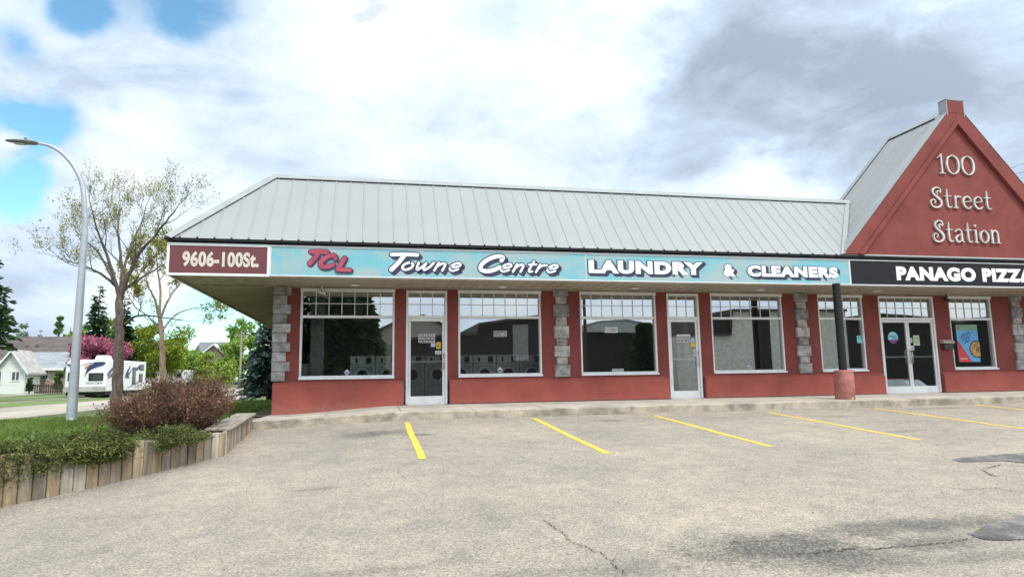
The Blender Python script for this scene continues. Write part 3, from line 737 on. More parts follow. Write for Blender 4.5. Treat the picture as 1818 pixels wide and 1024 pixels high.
for sg in (-1, 1):
    a = Vector((GC+sg*(GC-GL+.01), gy0-.06, EZ+.05)); b = Vector((GC+sg*.27, gy0-.06, GTOP+.01)); n_ = Vector((sg*GSL, 0, 1)).normalized()*.015; dy = Vector((0, .34, 0))
    cp.hexa([a, b, b+dy, a+dy, a+n_, b+n_, b+dy+n_, a+dy+n_])
cp.build('coping', roof_cap, gable)
gr_ = MB(); GB = 16.95; gy1 = gy0+.26; ZR = EZ+(GC-GL)*GSL
gr_.poly([(GL+.02, gy1, EZ), (GL+.02, GB, EZ), (GC, GB, ZR-.08), (GC, gy1, ZR-.08)][::-1])
gr_.poly([(GR-.02, gy1, EZ), (GR-.02, GB, EZ), (GC, GB, ZR-.08), (GC, gy1, ZR-.08)])
gr_.poly([(GL+.02, GB-.02, EZ), (GR-.02, GB-.02, EZ), (GC, GB-.02, ZR-.1)][::-1])
groof = gr_.build('gable_roof', roof_m, gable)
rb = MB(); NG = Vector((-GSL, 0, 1)).normalized()
for yy in (15.15, 15.55, 15.95, 16.35, 16.75):
    rib(rb, (GL+.05, yy, EZ+.03*GSL), (GC-.12, yy, EZ+(GC-.14-GL)*GSL-.06), (0, 1, 0), nrm=NG)
    rib(rb, (GR-.05, yy, EZ+.03*GSL), (GC+.12, yy, EZ+(GC-.14-GL)*GSL-.06), (0, 1, 0), nrm=Vector((GSL, 0, 1)).normalized())
merge(groof, rb)
cap = MB(); flashing(cap, (GC, gy1, ZR-.08), (GC, GB+.02, ZR-.08), (-1, 0, -GSL), (1, 0, -GSL), .2, .045)
for sg in (-1, 1):                       # rake flashing along the back edge
    a = Vector((GC+sg*(GC-GL-.02), GB-.16, EZ)); b = Vector((GC, GB-.16, ZR-.08)); u = Vector((sg*GSL, 0, 1)).normalized(); dy = Vector((0, .18, 0))
    cap.hexa([a+u*.03, b+u*.03, b+u*.03+dy, a+u*.03+dy, a+u*.05, b+u*.05, b+u*.05+dy, a+u*.05+dy])
cap.build('ridge_cap', roof_cap, groof)
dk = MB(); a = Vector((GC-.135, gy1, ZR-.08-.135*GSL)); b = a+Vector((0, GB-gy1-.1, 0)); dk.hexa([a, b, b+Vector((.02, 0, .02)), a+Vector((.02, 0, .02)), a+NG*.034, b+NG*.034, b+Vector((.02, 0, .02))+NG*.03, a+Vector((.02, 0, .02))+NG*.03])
dk.build('ridge_gap_shade', dark_m, groof)  # dark strip standing in for shade below the gable's ridge cap
vl = MB(); va, vb = Vector((GL-.02, EY-.03, EZ+.01)), Vector((GL+(RZ-EZ)/GSL, RYY, RZ+.01))   # valley flashing
vl.hexa([va+Vector((-.1, 0, .005)), va+Vector((.05, 0, .03)), vb+Vector((.05, 0, .03)), vb+Vector((-.1, 0, .005)), va+Vector((-.1, 0, .012)), va+Vector((.05, 0, .037)), vb+Vector((.05, 0, .037)), vb+Vector((-.1, 0, .012))])
vl.build('valley_flashing', roof_m, roof)

# ------------------------------------------------------------------ signs on the fascia
maroon = mat('maroon_sign_face', (.135, .035, .042), .5, var=.06, vscale=.9)
cream = mat('cream_lettering', (.62, .58, .49), .6, var=.08, vscale=8)
navy = mat('navy_outline', (.028, .027, .065), .6, var=.1, vscale=5)
sign_white = mat('white_lettering', (.72, .77, .86), .55, var=.03)
pure_white = mat('bright_white_lettering', (.80, .80, .79), .5, var=.02)
crimson = mat('crimson_lettering', (.40, .055, .10), .55, var=.12, vscale=3)
charcoal = mat('charcoal_sign_face', (.016, .017, .02), .6, var=.05, spec=.2)
aqua = mat('faded_aqua_sign_face', (.21, .55, .62), .5, var=.04)
def aqua_setup():                        # sun-faded vinyl: paler, greyer bands and blotches
    t, b = nodes_of(aqua)
    co = t.new('ShaderNodeTexCoord').outputs['Object']
    mp = t.new('ShaderNodeMapping', {'Vector': co}); mp.inputs['Scale'].default_value = (.9, 1, 2.2)
    c = t.mix(t.mrange(t.noise(mp.outputs[0], 1.0, 4, .55, .4), .35, .65), (.15, .43, .50), (.32, .42, .43))
    mp2 = t.new('ShaderNodeMapping', {'Vector': co}); mp2.inputs['Scale'].default_value = (14, 1, .35)
    c = t.mix(t.mrange(t.noise(mp2.outputs[0], 1.6, 3, .6), .5, .75, 0, .35), c, (.36, .44, .44))
    t.put(b.inputs['Base Color'], c)
aqua_setup()
PY = F-.012                              # sign face plane
def sign(name, label, x0, x1, z0, z1, face, rim=.02):
    t = thing(name, label, 'sign', ((x0+x1)/2, F, z0))
    mb = MB(); mb.box(x0+rim, x1-rim, PY, F-.001, z0+rim, z1-rim); mb.build('face', face, t)
    mb = MB(); frame_ring(mb, x0, x1, z0, z1, rim-.002, F-.022, F-.0012); mb.build('frame', white_al, t, bevel=.003)
    return t
Z0, Z1 = 2.225, 2.845
t = sign('address_sign', 'maroon address sign reading 9606-100St. at the left end of the fascia', FL-.01, -2.12, 2.185, 2.865, maroon, .055)
for x in (0,):
    mb = MB(); text_on(mb, '9606-100St.', -3.83, -2.34, 2.37, 2.70, PY-.004, offset=.042, space=1.06); mb.build('lettering', cream, t)
laundry = sign('laundry_sign', 'long faded aqua shop sign reading TCL Towne Centre Laundry & Cleaners', -2.115, 11.90, Z0-.02, Z1+.01, aqua, .022)
mb = MB(); mb.box(4.860, 4.872, PY-.003, PY+.001, Z0, Z1); mb.build('seam', white_trim, laundry)
pz = sign('pizza_sign', 'charcoal shop sign with white letters reading Panago Pizza', 11.905, 19.6, Z0-.02, Z1+.01, charcoal, .022)
mb = MB(); text_on(mb, 'PANAGO PIZZA', 13.28, 17.62, 2.345, 2.715, PY-.006, offset=.065, space=1.12, thick=.004); mb.build('lettering', pure_white, pz)

# brush-script glyphs as pen strokes, unit height, sheared like the sign's hand lettering
GLY = {
 'T': (1.0, [([(.02, .97), (.5, 1.0), (1.0, .98)], 1.35), ([(.52, .98), (.46, .5), (.34, .02)], 1.55)]),
 'o': (.5, [([(.26, .5), (.10, .40), (.06, .18), (.20, .03), (.38, .12), (.42, .34), (.28, .5)], .85)]),
 'w': (.72, [([(.06, .50), (.10, .2), (.16, .04), (.28, .22), (.36, .46)], .85), ([(.36, .46), (.36, .2), (.44, .04), (.58, .24), (.64, .50)], .85)]),
 'n': (.55, [([(.10, .50), (.09, .02)], .85), ([(.10, .28), (.24, .46), (.38, .44), (.40, .28), (.40, .02)], .85)]),
 'e': (.5, [([(.10, .24), (.28, .27), (.42, .36), (.36, .50), (.20, .48), (.08, .30), (.10, .10), (.24, .02), (.42, .12)], .8)]),
 'C': (.95, [([(.80, .72), (.80, .92), (.58, 1.0), (.28, .82), (.10, .46), (.16, .14), (.40, .02), (.66, .08), (.86, .28)], 1.5)]),
 't': (.36, [([(.16, .72), (.14, .3), (.16, .05), (.30, .05)], .8), ([(.02, .50), (.32, .52)], .7)]),
 'r': (.42, [([(.10, .50), (.09, .02)], .85), ([(.10, .26), (.20, .44), (.38, .48)], .85)]),
 'L': (.8, [([(.18, 1.0), (.16, .5), (.12, .06)], 1.2), ([(.12, .06), (.50, .04), (1.0, .04)], 1.05)]),
 'c': (.8, [([(.78, .72), (.62, .96), (.34, .90), (.12, .52), (.20, .14), (.50, .03), (.80, .22)], 1.2)]),
}
def script(word, x0, x1, z0, h, shear, gaps=None):   # -> list of (points, radius factor) on the sign
    out = []; cx = 0
    for i, ch in enumerate(word):
        wd, sts = GLY[ch]
        for pts, k in sts: out.append(([(cx+p[0]+shear*p[1], p[1]) for p in smooth_path(pts, 6)], k))
        cx += wd+((gaps or {}).get(i, .02))
    a = min(p[0] for s_, k in out for p in s_); b = max(p[0] for s_, k in out for p in s_)
    sc = (x1-x0)/(b-a)
    return [([(x0+(p[0]-a)*sc, z0+p[1]*h) for p in s_], k) for s_, k in out]
def outlined(parent, strokes, r, fill, shade, rim=.020, drop=(.05, -.045), name='lettering'):
    m1 = MB(); m2 = MB()
    for s_, k in strokes:
        for q in (0, .25, .5, .75, 1): stroke(m1, [(p[0]+drop[0]*q, p[1]+drop[1]*q) for p in s_], PY-.004, r=r*k, grow=rim*(1 if q == 0 else .8))
        stroke(m2, s_, PY-.0095, r=r*k)
    m1.build(name+'_shadow', shade, parent); m2.build(name, fill, parent)
outlined(laundry, script('Towne', .41, 1.93, 2.375, .355, .34, {0: -.36}), .031, sign_white, navy, rim=.024, drop=(.06, -.055))
outlined(laundry, script('Centre', 2.38, 4.18, 2.38, .355, .34, {0: -.06}), .031, sign_white, navy, rim=.024, drop=(.06, -.055))
m1 = MB(); m2 = MB()
for n_, (ch, dx, dz, sc) in enumerate((('T', -1.42, 2.475, .27), ('c', -1.13, 2.405, .27), ('L', -.74, 2.345, .27))):
    for s_, k in script(ch, 0, GLY[ch][0], 0, 1, 0):
        P_ = [(dx+(p[0]*1.0+.40*p[1])*sc*1.22, dz+p[1]*sc) for p in s_]; yo = PY-.003-.010*n_
        for q_ in (0, .5, 1): stroke(m1, [(p[0]+.026*q_, p[1]-.024*q_) for p in P_], yo, r=.038*min(k, 1.2), grow=.015)
        stroke(m2, P_, yo-.005, r=.038*min(k, 1.2))
m1.build('lettering_shadow', navy, laundry); m2.build('lettering', crimson, laundry)
def block_text(parent, txt, x0, x1, z0, z1, off, space=1.05):
    vs, fs = text_geo(txt, off, space); q = fit(vs, x0, x1, z0, z1); sc = (x1-x0)/(max(v[0] for v in vs)-min(v[0] for v in vs))
    v2, f2 = text_geo(txt, off+.045, space); a = min(v[0] for v in vs); c = min(v[1] for v in vs); d = max(v[1] for v in vs)
    q2 = [(x0+(p[0]-a)*sc, z0+(p[1]-c)/(d-c)*(z1-z0)) for p in v2]
    m1 = MB(); l1 = layers(v2, f2); l2 = layers(vs, fs)
    for k in range(6): m1.add([(u+.012*k, PY-.0025-.0006*(5-k)-.00006*l, v-.011*k) for (u, v), l in zip(q2, l1)], f2)
    m1.build('lettering_shadow', navy, parent)
    m2 = MB(); m2.add([(u, PY-.009-.00006*l, v) for (u, v), l in zip(q, l2)], fs); m2.build('lettering', sign_white, parent)
block_text(laundry, 'LAUNDRY', 4.93, 7.83, 2.385, 2.70, .07, 1.13)
block_text(laundry, '&', 8.37, 8.70, 2.365, 2.67, .065)
block_text(laundry, 'CLEANERS', 9.02, 11.55, 2.375, 2.655, .07, 1.14)

# raised letters on the gable
pale_letter = mat('pale_metal_letter', (.55, .55, .52), .6, var=.12, vscale=6)
dk_letter = mat('letter_side', (.20, .16, .14), .7)
K_, N_ = 1.0, .42                       # thick and thin pen
NV = {
 '1': (.42, [([(.03, .80, N_), (.14, .88, N_), (.24, 1.0, .7)], 0), ([(.24, 1.0, K_), (.24, .02, K_)], 0), ([(.08, .01, N_), (.40, .01, N_)], 0)]),
 '0': (.78, [([(.38, 1.0, N_), (.14, .84, K_), (.06, .5, 1.25), (.14, .16, K_), (.38, 0, N_), (.62, .16, K_), (.70, .5, 1.25), (.62, .84, K_), (.38, 1.0, N_)], 1)]),
 'S': (.74, [([(.46, .70, .5), (.40, .80, .7), (.48, .90, .6), (.62, .82, .6), (.60, 1.02, .6), (.40, 1.08, .7), (.20, .94, 1.0), (.22, .72, 1.1), (.44, .54, 1.2), (.62, .34, 1.2), (.58, .10, 1.0), (.32, -.02, .8), (.08, .08, .8), (.04, .30, .7), (.18, .42, .6), (.30, .32, .5), (.24, .22, .5)], 1)]),
 't': (.46, [([(.20, 1.0, .5), (.18, .6, K_), (.18, .2, K_), (.26, .02, .8), (.42, .06, N_)], 1), ([(.02, .62, N_), (.40, .64, N_)], 0)]),
 'r': (.48, [([(.14, .66, K_), (.14, .02, K_)], 0), ([(.02, .01, N_), (.26, .01, N_)], 0), ([(.14, .46, N_), (.28, .64, .7), (.44, .62, .9)], 1)]),
 'e': (.58, [([(.08, .34, N_), (.30, .38, N_), (.50, .42, N_), (.44, .60, .7), (.28, .66, .7), (.10, .52, K_), (.06, .30, 1.15), (.16, .08, K_), (.34, 0, .7), (.52, .12, N_)], 1)]),
 'a': (.60, [([(.08, .54, .7), (.22, .66, .6), (.40, .60, .8), (.44, .40, K_), (.44, .10, K_), (.54, .0, N_)], 1), ([(.44, .40, N_), (.22, .34, .8), (.08, .18, K_), (.18, .0, .8), (.36, .06, N_), (.44, .18, N_)], 1)]),
 'i': (.32, [([(.15, .64, K_), (.15, .02, K_)], 0), ([(.04, .01, N_), (.27, .01, N_)], 0), ([(.04, .63, N_), (.15, .64, N_)], 0), ([(.15, .88, 1.3), (.16, .89, 1.3)], 0)]),
 'o': (.62, [([(.30, .66, N_), (.12, .52, K_), (.06, .33, 1.2), (.12, .12, K_), (.30, 0, N_), (.48, .12, K_), (.54, .33, 1.2), (.48, .52, K_), (.30, .66, N_)], 1)]),
 'n': (.62, [([(.12, .66, K_), (.12, .02, K_)], 0), ([(.02, .01, N_), (.24, .01, N_)], 0), ([(.12, .48, N_), (.28, .66, .8), (.46, .56, K_), (.48, .3, K_), (.48, .02, K_)], 1), ([(.38, .01, N_), (.60, .01, N_)], 0)]),
}
st = thing('gable_lettering', 'raised pale letters reading 100 Street Station on the red gable', 'sign lettering', (15.5, gy0, 3.45))
for word, x0, x1, z0, h in (('100', 14.86, 16.02, 5.27, .53), ('Street', 14.52, 16.46, 4.33, .50), ('Station', 14.50, 16.62, 3.40, .52)):
    mb = MB(); cx = 0; sts = []
    for ch in word:
        wd, L = NV[ch]
        for pts, sm in L: sts.append([(cx+p[0], p[1], p[2]) for p in (smooth_path(pts, 6) if sm else pts)])
        cx += wd+.05
    a = min(p[0] for s_ in sts for p in s_); b = max(p[0] for s_ in sts for p in s_); sc = (x1-x0)/(b-a)
    for s_ in sts: stroke(mb, [(x0+(p[0]-a)*sc, z0+p[1]*h) for p in s_], gy0-.05, thick=.045, radii=[p[2]*.0225 for p in s_])
    mb.build('lettering', pale_letter, st)
# streaks of pale residue below the letters stay on the gable's face
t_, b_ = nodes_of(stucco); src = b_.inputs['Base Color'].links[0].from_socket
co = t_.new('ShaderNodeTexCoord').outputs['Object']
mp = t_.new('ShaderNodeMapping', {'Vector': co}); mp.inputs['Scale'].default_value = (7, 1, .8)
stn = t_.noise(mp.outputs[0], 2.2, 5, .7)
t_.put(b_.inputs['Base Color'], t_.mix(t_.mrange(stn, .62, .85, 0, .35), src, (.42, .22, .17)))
t_, b_ = nodes_of(stucco_base); src = b_.inputs['Base Color'].links[0].from_socket
co = t_.new('ShaderNodeTexCoord').outputs['Object']; zc = t_.new('ShaderNodeSeparateXYZ', {'Vector': co}).outputs[2]
dn_ = t_.noise(co, 1.1, 6, .7); d2 = t_.noise(co, 9, 5, .7)
spl = t_.math('ADD', t_.mrange(zc, .36, -.05, -.35, .42, False), t_.math('ADD', t_.math('MULTIPLY', dn_, .7), t_.math('MULTIPLY', t_.math('SUBTRACT', d2, .5), .9)))
c_ = t_.mix(t_.mrange(spl, .42, .95, 0, .5), src, (.33, .17, .13))
mp = t_.new('ShaderNodeMapping', {'Vector': co}); mp.inputs['Scale'].default_value = (5, 1, .5)
c_ = t_.mix(t_.mrange(t_.noise(mp.outputs[0], 2.0, 5, .7), .55, .8, 0, .4), c_, (.20, .06, .05))
t_.put(b_.inputs['Base Color'], c_)

# ------------------------------------------------------------------ front of the shop: post, mailbox, cameras, lamps
post = thing('support_post', 'black round post standing in a short pink concrete base at the curb', 'post', (11.37, 14.45, -.65))
mb = MB(); mb.lathe((11.37, 14.45, 0), [(.095, .05), (.095, ZSOF)], 24); mb.build('pole', black_m, post)
pinkm = mat('chipped_pink_concrete', (.36, .135, .115), .9, var=.2, vscale=2.5, bump=.5, bscale=25, fine=.15, fscale=50)
tt, bb_ = nodes_of(pinkm); src = bb_.inputs['Base Color'].links[0].from_socket
co = tt.new('ShaderNodeTexCoord').outputs['Object']; sz = tt.new('ShaderNodeSeparateXYZ', {'Vector': co})
chip = tt.math('ADD', tt.noise(co, 7, 5, .7), tt.mrange(sz.outputs[2], 0, .25, .16, 0, False))
tt.put(bb_.inputs['Base Color'], tt.mix(tt.mrange(chip, .66, .70), src, (.48, .42, .36)))
mb = MB(); mb.lathe((11.37, 14.45, 0), [(.23, -.66), (.23, -.3), (.228, .02), (.21, .06), (.10, .07)], 32); mb.build('base', pinkm, post)

mbx = thing('mailbox', 'dark metal wall mailbox with a pale lid beside the glass double doors', 'mailbox', (16.12, D, .60))
mb = MB(); mb.box(16.03, 16.33, D-.13, D-.001, .62, .78); mb.build('box', mat('dark_mailbox', (.045, .04, .035), .6), mbx, bevel=.01)
mb = MB(); mb.prism([(D-.16, .79), (D-.001, .79), (D-.001, .90), (D-.10, .885), (D-.16, .83)], 'x', 15.98, 16.36); mb.build('lid', mat('tan_lid', (.42, .36, .30), .6), mbx, bevel=.006)

def security_cam(label, x, y, z, ang, m):
    t = thing('security_camera', label, 'security camera', (x, y, ZSOF), 'security cameras under the eave')
    mb = MB(); mb.tube([(x, y, ZSOF-.002), (x, y, z+.03)], .018, 8); mb.build('mount', m, t)
    mb = MB(); d = Vector((math.sin(ang), -math.cos(ang), -.35)).normalized(); c = Vector((x, y, z))
    mb.tube([c-d*.10, c+d*.12], .045, 12); mb.tube([c+d*.12, c+d*.15], [.05, .05], 12); mb.build('body', m, t)
    mb = MB(); mb.tube([c+d*.1505, c+d*.153], .035, 12); mb.build('lens', dark_m, t)
security_cam('white bullet security camera at the top left of the leftmost window', -1.15, D-.16, 2.06, .9, white_al)
security_cam('dark bullet security camera high beside the glass double doors', 16.22, D-.14, 2.06, -.5, mat('brown_camera', (.10, .07, .06), .5))
for px, lb in ((630, 'recessed ceiling light above the leftmost shop window'), (892, 'recessed ceiling light above the second shop window'), (1127, 'recessed ceiling light above the third shop window'), (1350, 'recessed ceiling light above the fourth shop window'), (1557, 'recessed ceiling light above the glass double doors')):
    p = atz(px, 504.5+(px-630)*.0115, ZSOF)
    t = thing('soffit_light', lb, 'ceiling light', (p.x, p.y, ZSOF), 'ceiling lights in the eave soffit')
    mb = MB(); mb.lathe((p.x, p.y, ZSOF), [(.13, -.016), (.13, -.0145)], 20); mb.lathe((p.x, p.y, ZSOF), [(.10, -.03), (.12, -.016)], 20); mb.build('trim_ring', white_trim, t)
    mb = MB(); mb.lathe((p.x, p.y, ZSOF), [(.085, -.036), (.09, -.03)], 20); mb.build('lens', pure_white, t)
mb = MB(); mb.tube([(-2.22, D-.05, -.78), (-2.5, D-.1, -.84), (-2.95, D-.25, -.86)], .045, 10)
dp = mb.build('drain_pipe', black_m, loc=(-2.5, D, -.85)); tag(dp, 'black drain pipe lying on the dirt at the building corner', 'drain pipe')

# ------------------------------------------------------------------ papers and stickers on the glass
paper = mat('white_paper', (.62, .62, .60), .6, var=.03); ink = mat('black_ink', (.02, .02, .025), .6)
blue_ink = mat('blue_ink', (.03, .06, .22), .6); cyan_p = mat('cyan_paper', (.25, .60, .68), .6, var=.04); purple_p = mat('purple_print', (.16, .05, .25), .6)
green_p = mat('pale_green_paper', (.42, .55, .34), .6); yellow_p = mat('yellow_sticker', (.62, .45, .05), .6); red_p = mat('red_print', (.55, .05, .05), .6)
GF = GY-.012; GD = D+.052
def card(name, label, cat, px, py, wpx, hpx, m, y=None, group=None, dark=None):
    y = y or GF; a = at(px-wpx/2, py-hpx/2, y); b = at(px+wpx/2, py+hpx/2, y)
    t = thing(name, label, cat, ((a.x+b.x)/2, y, b.z), group)
    mb = MB(); mb.box(a.x, b.x, y, y+.003, b.z, a.z); mb.build('sheet', m, t)
    return t, a.x, b.x, b.z, a.z, y
def lines(t, x0, x1, z0, z1, y, n, m, fill=.5, seed=1):
    q = random.Random(seed); mb = MB(); h = (z1-z0)/n
    for k in range(n):
        x = x0; z = z1-(k+.5)*h
        while x < x1-.01:
            l = min(q.uniform(.03, .09), x1-x); mb.box(x, x+l, y-.002, y-.0004, z-h*fill/2, z+h*fill/2); x += l+q.uniform(.008, .02)
    mb.build('print', m, t)
def words(t, txt, x0, x1, z0, z1, y, m, off=.02):
    mb = MB(); text_on(mb, txt, x0, x1, z0, z1, y-.0025, offset=off); mb.build('lettering', m, t)
for px, py, lb in ((888, 592.5, 'black and white CLOSED sign hanging in the second shop window'), (1085, 585.5, 'greenish white CLOSED sign hanging in the third shop window')):
    t, a, b, c, d, y = card('closed_sign', lb, 'closed sign', px, py, 23, 10, paper if px > 1000 else ink)
    if px < 1000:
        mb = MB(); frame_ring(mb, a, b, c, d, .012, y-.002, y-.0004); mb.build('border', paper, t)
        words(t, 'CLOSED', a+.025, b-.025, c+.03, d-.03, y, paper, .03)
    else: words(t, 'CLOSED', a+.02, b-.02, c+.03, d-.03, y, mat('grey_green_ink', (.14, .20, .17), .6), .03)
t, a, b, c, d, y = card('notice', 'small white plate leaning at the bottom of the third shop window', 'notice', 1097, 657, 21, 5, mat('pale_plate', (.40, .45, .42), .6)); lines(t, a+.02, b-.02, c+.015, d-.015, y, 1, mat('grey_green_ink', (.14, .20, .17), .6))
def diamond(label, px, py):
    c = at(px, py, GF); r = .075
    t = thing('alarm_sticker', label, 'alarm sticker', (c.x, GF, c.z-r), 'diamond alarm stickers on the windows')
    mb = MB(); mb.prism([(c.x-r, c.z), (c.x, c.z-r), (c.x+r, c.z), (c.x, c.z+r)], 'y', GF, GF+.003); mb.build('sheet', paper, t)
    mb = MB(); mb.box(c.x-.055, c.x+.055, GF-.002, GF-.0004, c.z-.014, c.z+.014); mb.prism([(c.x-.03, c.z-.024), (c.x, c.z-.055), (c.x+.03, c.z-.024)], 'y', GF-.002, GF-.0004); mb.build('print', blue_ink, t)
diamond('blue and white diamond alarm sticker low on the leftmost window', 616, 661); diamond('blue and white diamond alarm sticker low on the second window', 888, 656.5); diamond('blue and white diamond alarm sticker low on the fourth window', 1329, 652)
t, a, b, c, d, y = card('door_notice', 'white-bordered black notice on the left single glass door', 'notice', 757.5, 600.5, 29, 15, paper, GD)
mb = MB(); mb.box(a+.012, b-.012, y-.0018, y-.0003, c+.055, d-.06); mb.build('panel', ink, t); lines(t, a+.02, b-.02, c+.075, d-.075, y-.0016, 2, paper, .55, 4); 
mb = MB(); hb = MB(); q = random.Random(8); xq = a+.02
while xq < b-.05: l = q.uniform(.03, .07); mb.box(xq, xq+l, y-.002, y-.0004, c+.015, c+.045); hb.box(xq, xq+l*.9, y-.002, y-.0004, d-.045, d-.015); xq += l+.015
mb.build('footing', ink, t); hb.build('heading', ink, t)
t, *_r = card('door_sticker', 'blue square sticker on the left single glass door', 'sticker', 769, 612, 8, 7, mat('pale_blue_sticker', (.35, .48, .70), .6), GD)
t, a, b, c, d, y = card('door_sticker', 'yellow upright sticker on the left single glass door', 'sticker', 778.5, 613, 8, 12, yellow_p, GD); lines(t, a+.015, b-.015, c+.02, d-.02, y, 4, ink, .4)
t, a, b, c, d, y = card('door_sticker', 'white and blue sticker below the yellow one on the left door', 'sticker', 778, 625.5, 11, 6, paper, GD); lines(t, a+.015, b-.015, c+.015, d-.015, y, 2, blue_ink, .5)
t, a, b, c, d, y = card('door_notice', 'white and black notice on the right single glass door', 'notice', 1213.5, 600.5, 25, 14, paper, GD)
mb = MB(); mb.box(a+.012, b-.012, y-.0018, y-.0003, c+.055, d-.05); mb.build('panel', mat('grey_ink', (.16, .16, .16), .6), t); lines(t, a+.02, b-.02, c+.07, d-.065, y-.0016, 2, paper, .55, 5); lines(t, a+.02, b-.02, c+.012, c+.045, y, 1, ink, .8, 6)
t, *_r = card('door_sticker', 'blue small sticker beside the notice on the right single door', 'sticker', 1230, 603, 6, 7, mat('pale_blue_sticker', (.35, .48, .70), .6), GD)
t, *_r = card('door_sticker', 'yellow sticker on the right single glass door', 'sticker', 1231, 611.5, 10, 8, yellow_p, GD)
t, a, b, c, d, y = card('door_sticker', 'white diamond-printed sticker on the right single glass door', 'sticker', 1234, 626, 8, 12, paper, GD); lines(t, a+.015, b-.015, c+.02, d-.02, y, 3, blue_ink, .5)
mb = MB(); p0 = at(751, 569.5, GD); p1 = at(762, 564.8, GD); text_on(mb, '101', p0.x, p1.x, p0.z, p1.z, GD-.001, offset=.02)
o = mb.build('door_number', paper, loc=(p0.x, GD, p0.z)); tag(o, 'small white number 101 at the top of the left single door', 'door number')
t, a, b, c, d, y = card('window_notice', 'pale cyan paper taped inside the narrow window behind the post', 'notice', 1527, 602, 12, 13, cyan_p); lines(t, a+.03, b-.03, (c+d)/2, d-.02, y, 2, blue_ink, .35)
t, a, b, c, d, y = card('door_notice', 'pale green paper on the right-hand leaf of the double doors', 'notice', 1627, 604, 13, 18, green_p, GD); lines(t, a+.02, b-.02, c+.05, d-.03, y, 6, mat('grey_ink', (.16, .16, .16), .6), .25)
t, a, b, c, d, y = card('door_sticker', 'white and maroon sticker left of the green paper on the double doors', 'sticker', 1617, 604, 6, 8, paper, GD); lines(t, a+.01, b-.01, c+.02, d-.03, y, 2, purple_p, .5)
t, a, b, c, d, y = card('door_sticker', 'white opening-hours sticker low beside the double-door handle', 'sticker', 1619, 617.5, 9, 8, paper, GD); lines(t, a+.01, b-.01, c+.02, d-.03, y, 2, blue_ink, .5)
c = at(1585.5, 599, GD); r = .165; N = 40
t = thing('round_decal', 'round pale blue and purple decal on the left leaf of the double doors', 'decal', (c.x, GD, c.z-r))
def circ(r0, lo, hi, n=24): return [(c.x+r0*math.cos(lo+(hi-lo)*k/n), c.z+r0*math.sin(lo+(hi-lo)*k/n)) for k in range(n+1)]
mb = MB(); mb.prism(circ(r, rad(-15), rad(205)), 'y', GD, GD+.003); mb.build('sheet', cyan_p, t)
mb = MB(); mb.prism(circ(r, rad(206), rad(344)), 'y', GD, GD+.003); mb.build('purple_sheet', purple_p, t)
lines(t, c.x-.04, c.x+.11, c.z-.03, c.z+.06, GD, 2, blue_ink, .5, 9); mb = MB(); mb.box(c.x-.11, c.x-.055, GD-.002, GD-.0004, c.z+.02, c.z+.055); mb.build('print', blue_ink, t)
# pizza poster
c0 = at(1696, 576, GF); c1 = at(1741, 642, GF)
t = thing('poster', 'blue and red poster with a round pizza in the rightmost window', 'poster', ((c0.x+c1.x)/2, GF, c1.z)); X0, X1, Zb, Zt = c0.x, c1.x, c1.z, c0.z
mb = MB(); mb.box(X0, X1, GF, GF+.003, Zb, Zt); mb.build('sheet', mat('poster_blue', (.10, .36, .66), .5, var=.06), t)
mb = MB(); mb.prism([(X0, Zb), (X0+(X1-X0)*.62, Zb), (X0, Zb+(Zt-Zb)*.62)], 'y', GF-.0012, GF-.0003); mb.prism([(X0+.05, Zt-.12), (X0+.13, Zt-.13), (X0+.11, Zt-.05), (X0+.06, Zt-.05)], 'y', GF-.0032, GF-.0024); mb.build('red_panel', mat('poster_red', (.55, .04, .05), .5), t)
mb = MB(); mb.prism([(X0, Zt-.17), (X1, Zt-.17), (X1, Zt), (X0, Zt)], 'y', GF-.0022, GF-.0013); mb.build('green_band', mat('poster_green', (.15, .32, .20), .5), t)
pc = (X1-.09, Zb+(Zt-Zb)*.34); R0 = .255
ang = [rad(a) for a in range(0, 361, 12)]; clip = lambda r: [(min(X1+.02, pc[0]+r*math.cos(a)), pc[1]+r*math.sin(a)) for a in ang[:-1]]
mb = MB(); mb.prism(clip(R0), 'y', GF-.003, GF-.0023); mb.build('pizza_crust', mat('pizza_crust', (.05, .035, .03), .6), t)
mb = MB(); mb.prism(clip(R0*.86), 'y', GF-.0040, GF-.0031); mb.build('pizza_cheese', mat('pizza_cheese', (.55, .33, .12), .6, var=.25, vscale=20), t)
mb = MB(); q = random.Random(5)
for k in range(46):
    a, r_ = q.uniform(0, 6.28), R0*.8*math.sqrt(q.random()); x, z = pc[0]+r_*math.cos(a), pc[1]+r_*math.sin(a)
    if x < X1: rr = q.uniform(.012, .026); mb.prism([(x+rr*math.cos(i*1.05), z+rr*math.sin(i*1.05)) for i in range(6)], 'y', GF-.005-.00002*k, GF-.0041)
mb.build('pizza_topping', mat('pizza_topping', (.16, .06, .04), .6, island=.6), t)
mb = MB()
for k in range(3):
    xs_ = X0+.16+.05*k; z_ = Zt-.36-.085*k
    stroke(mb, smooth_path([(xs_+.05*i, z_+.05*i*.45+.03*((i % 2)*2-1)) for i in range(7-k)], 4), GF-.0035, r=.012)
mb.build('script', blue_ink, t)
words(t, 'PANAGO', X0+.06, X0+.30, Zb+.07, Zb+.115, GF-.001, paper, .02)

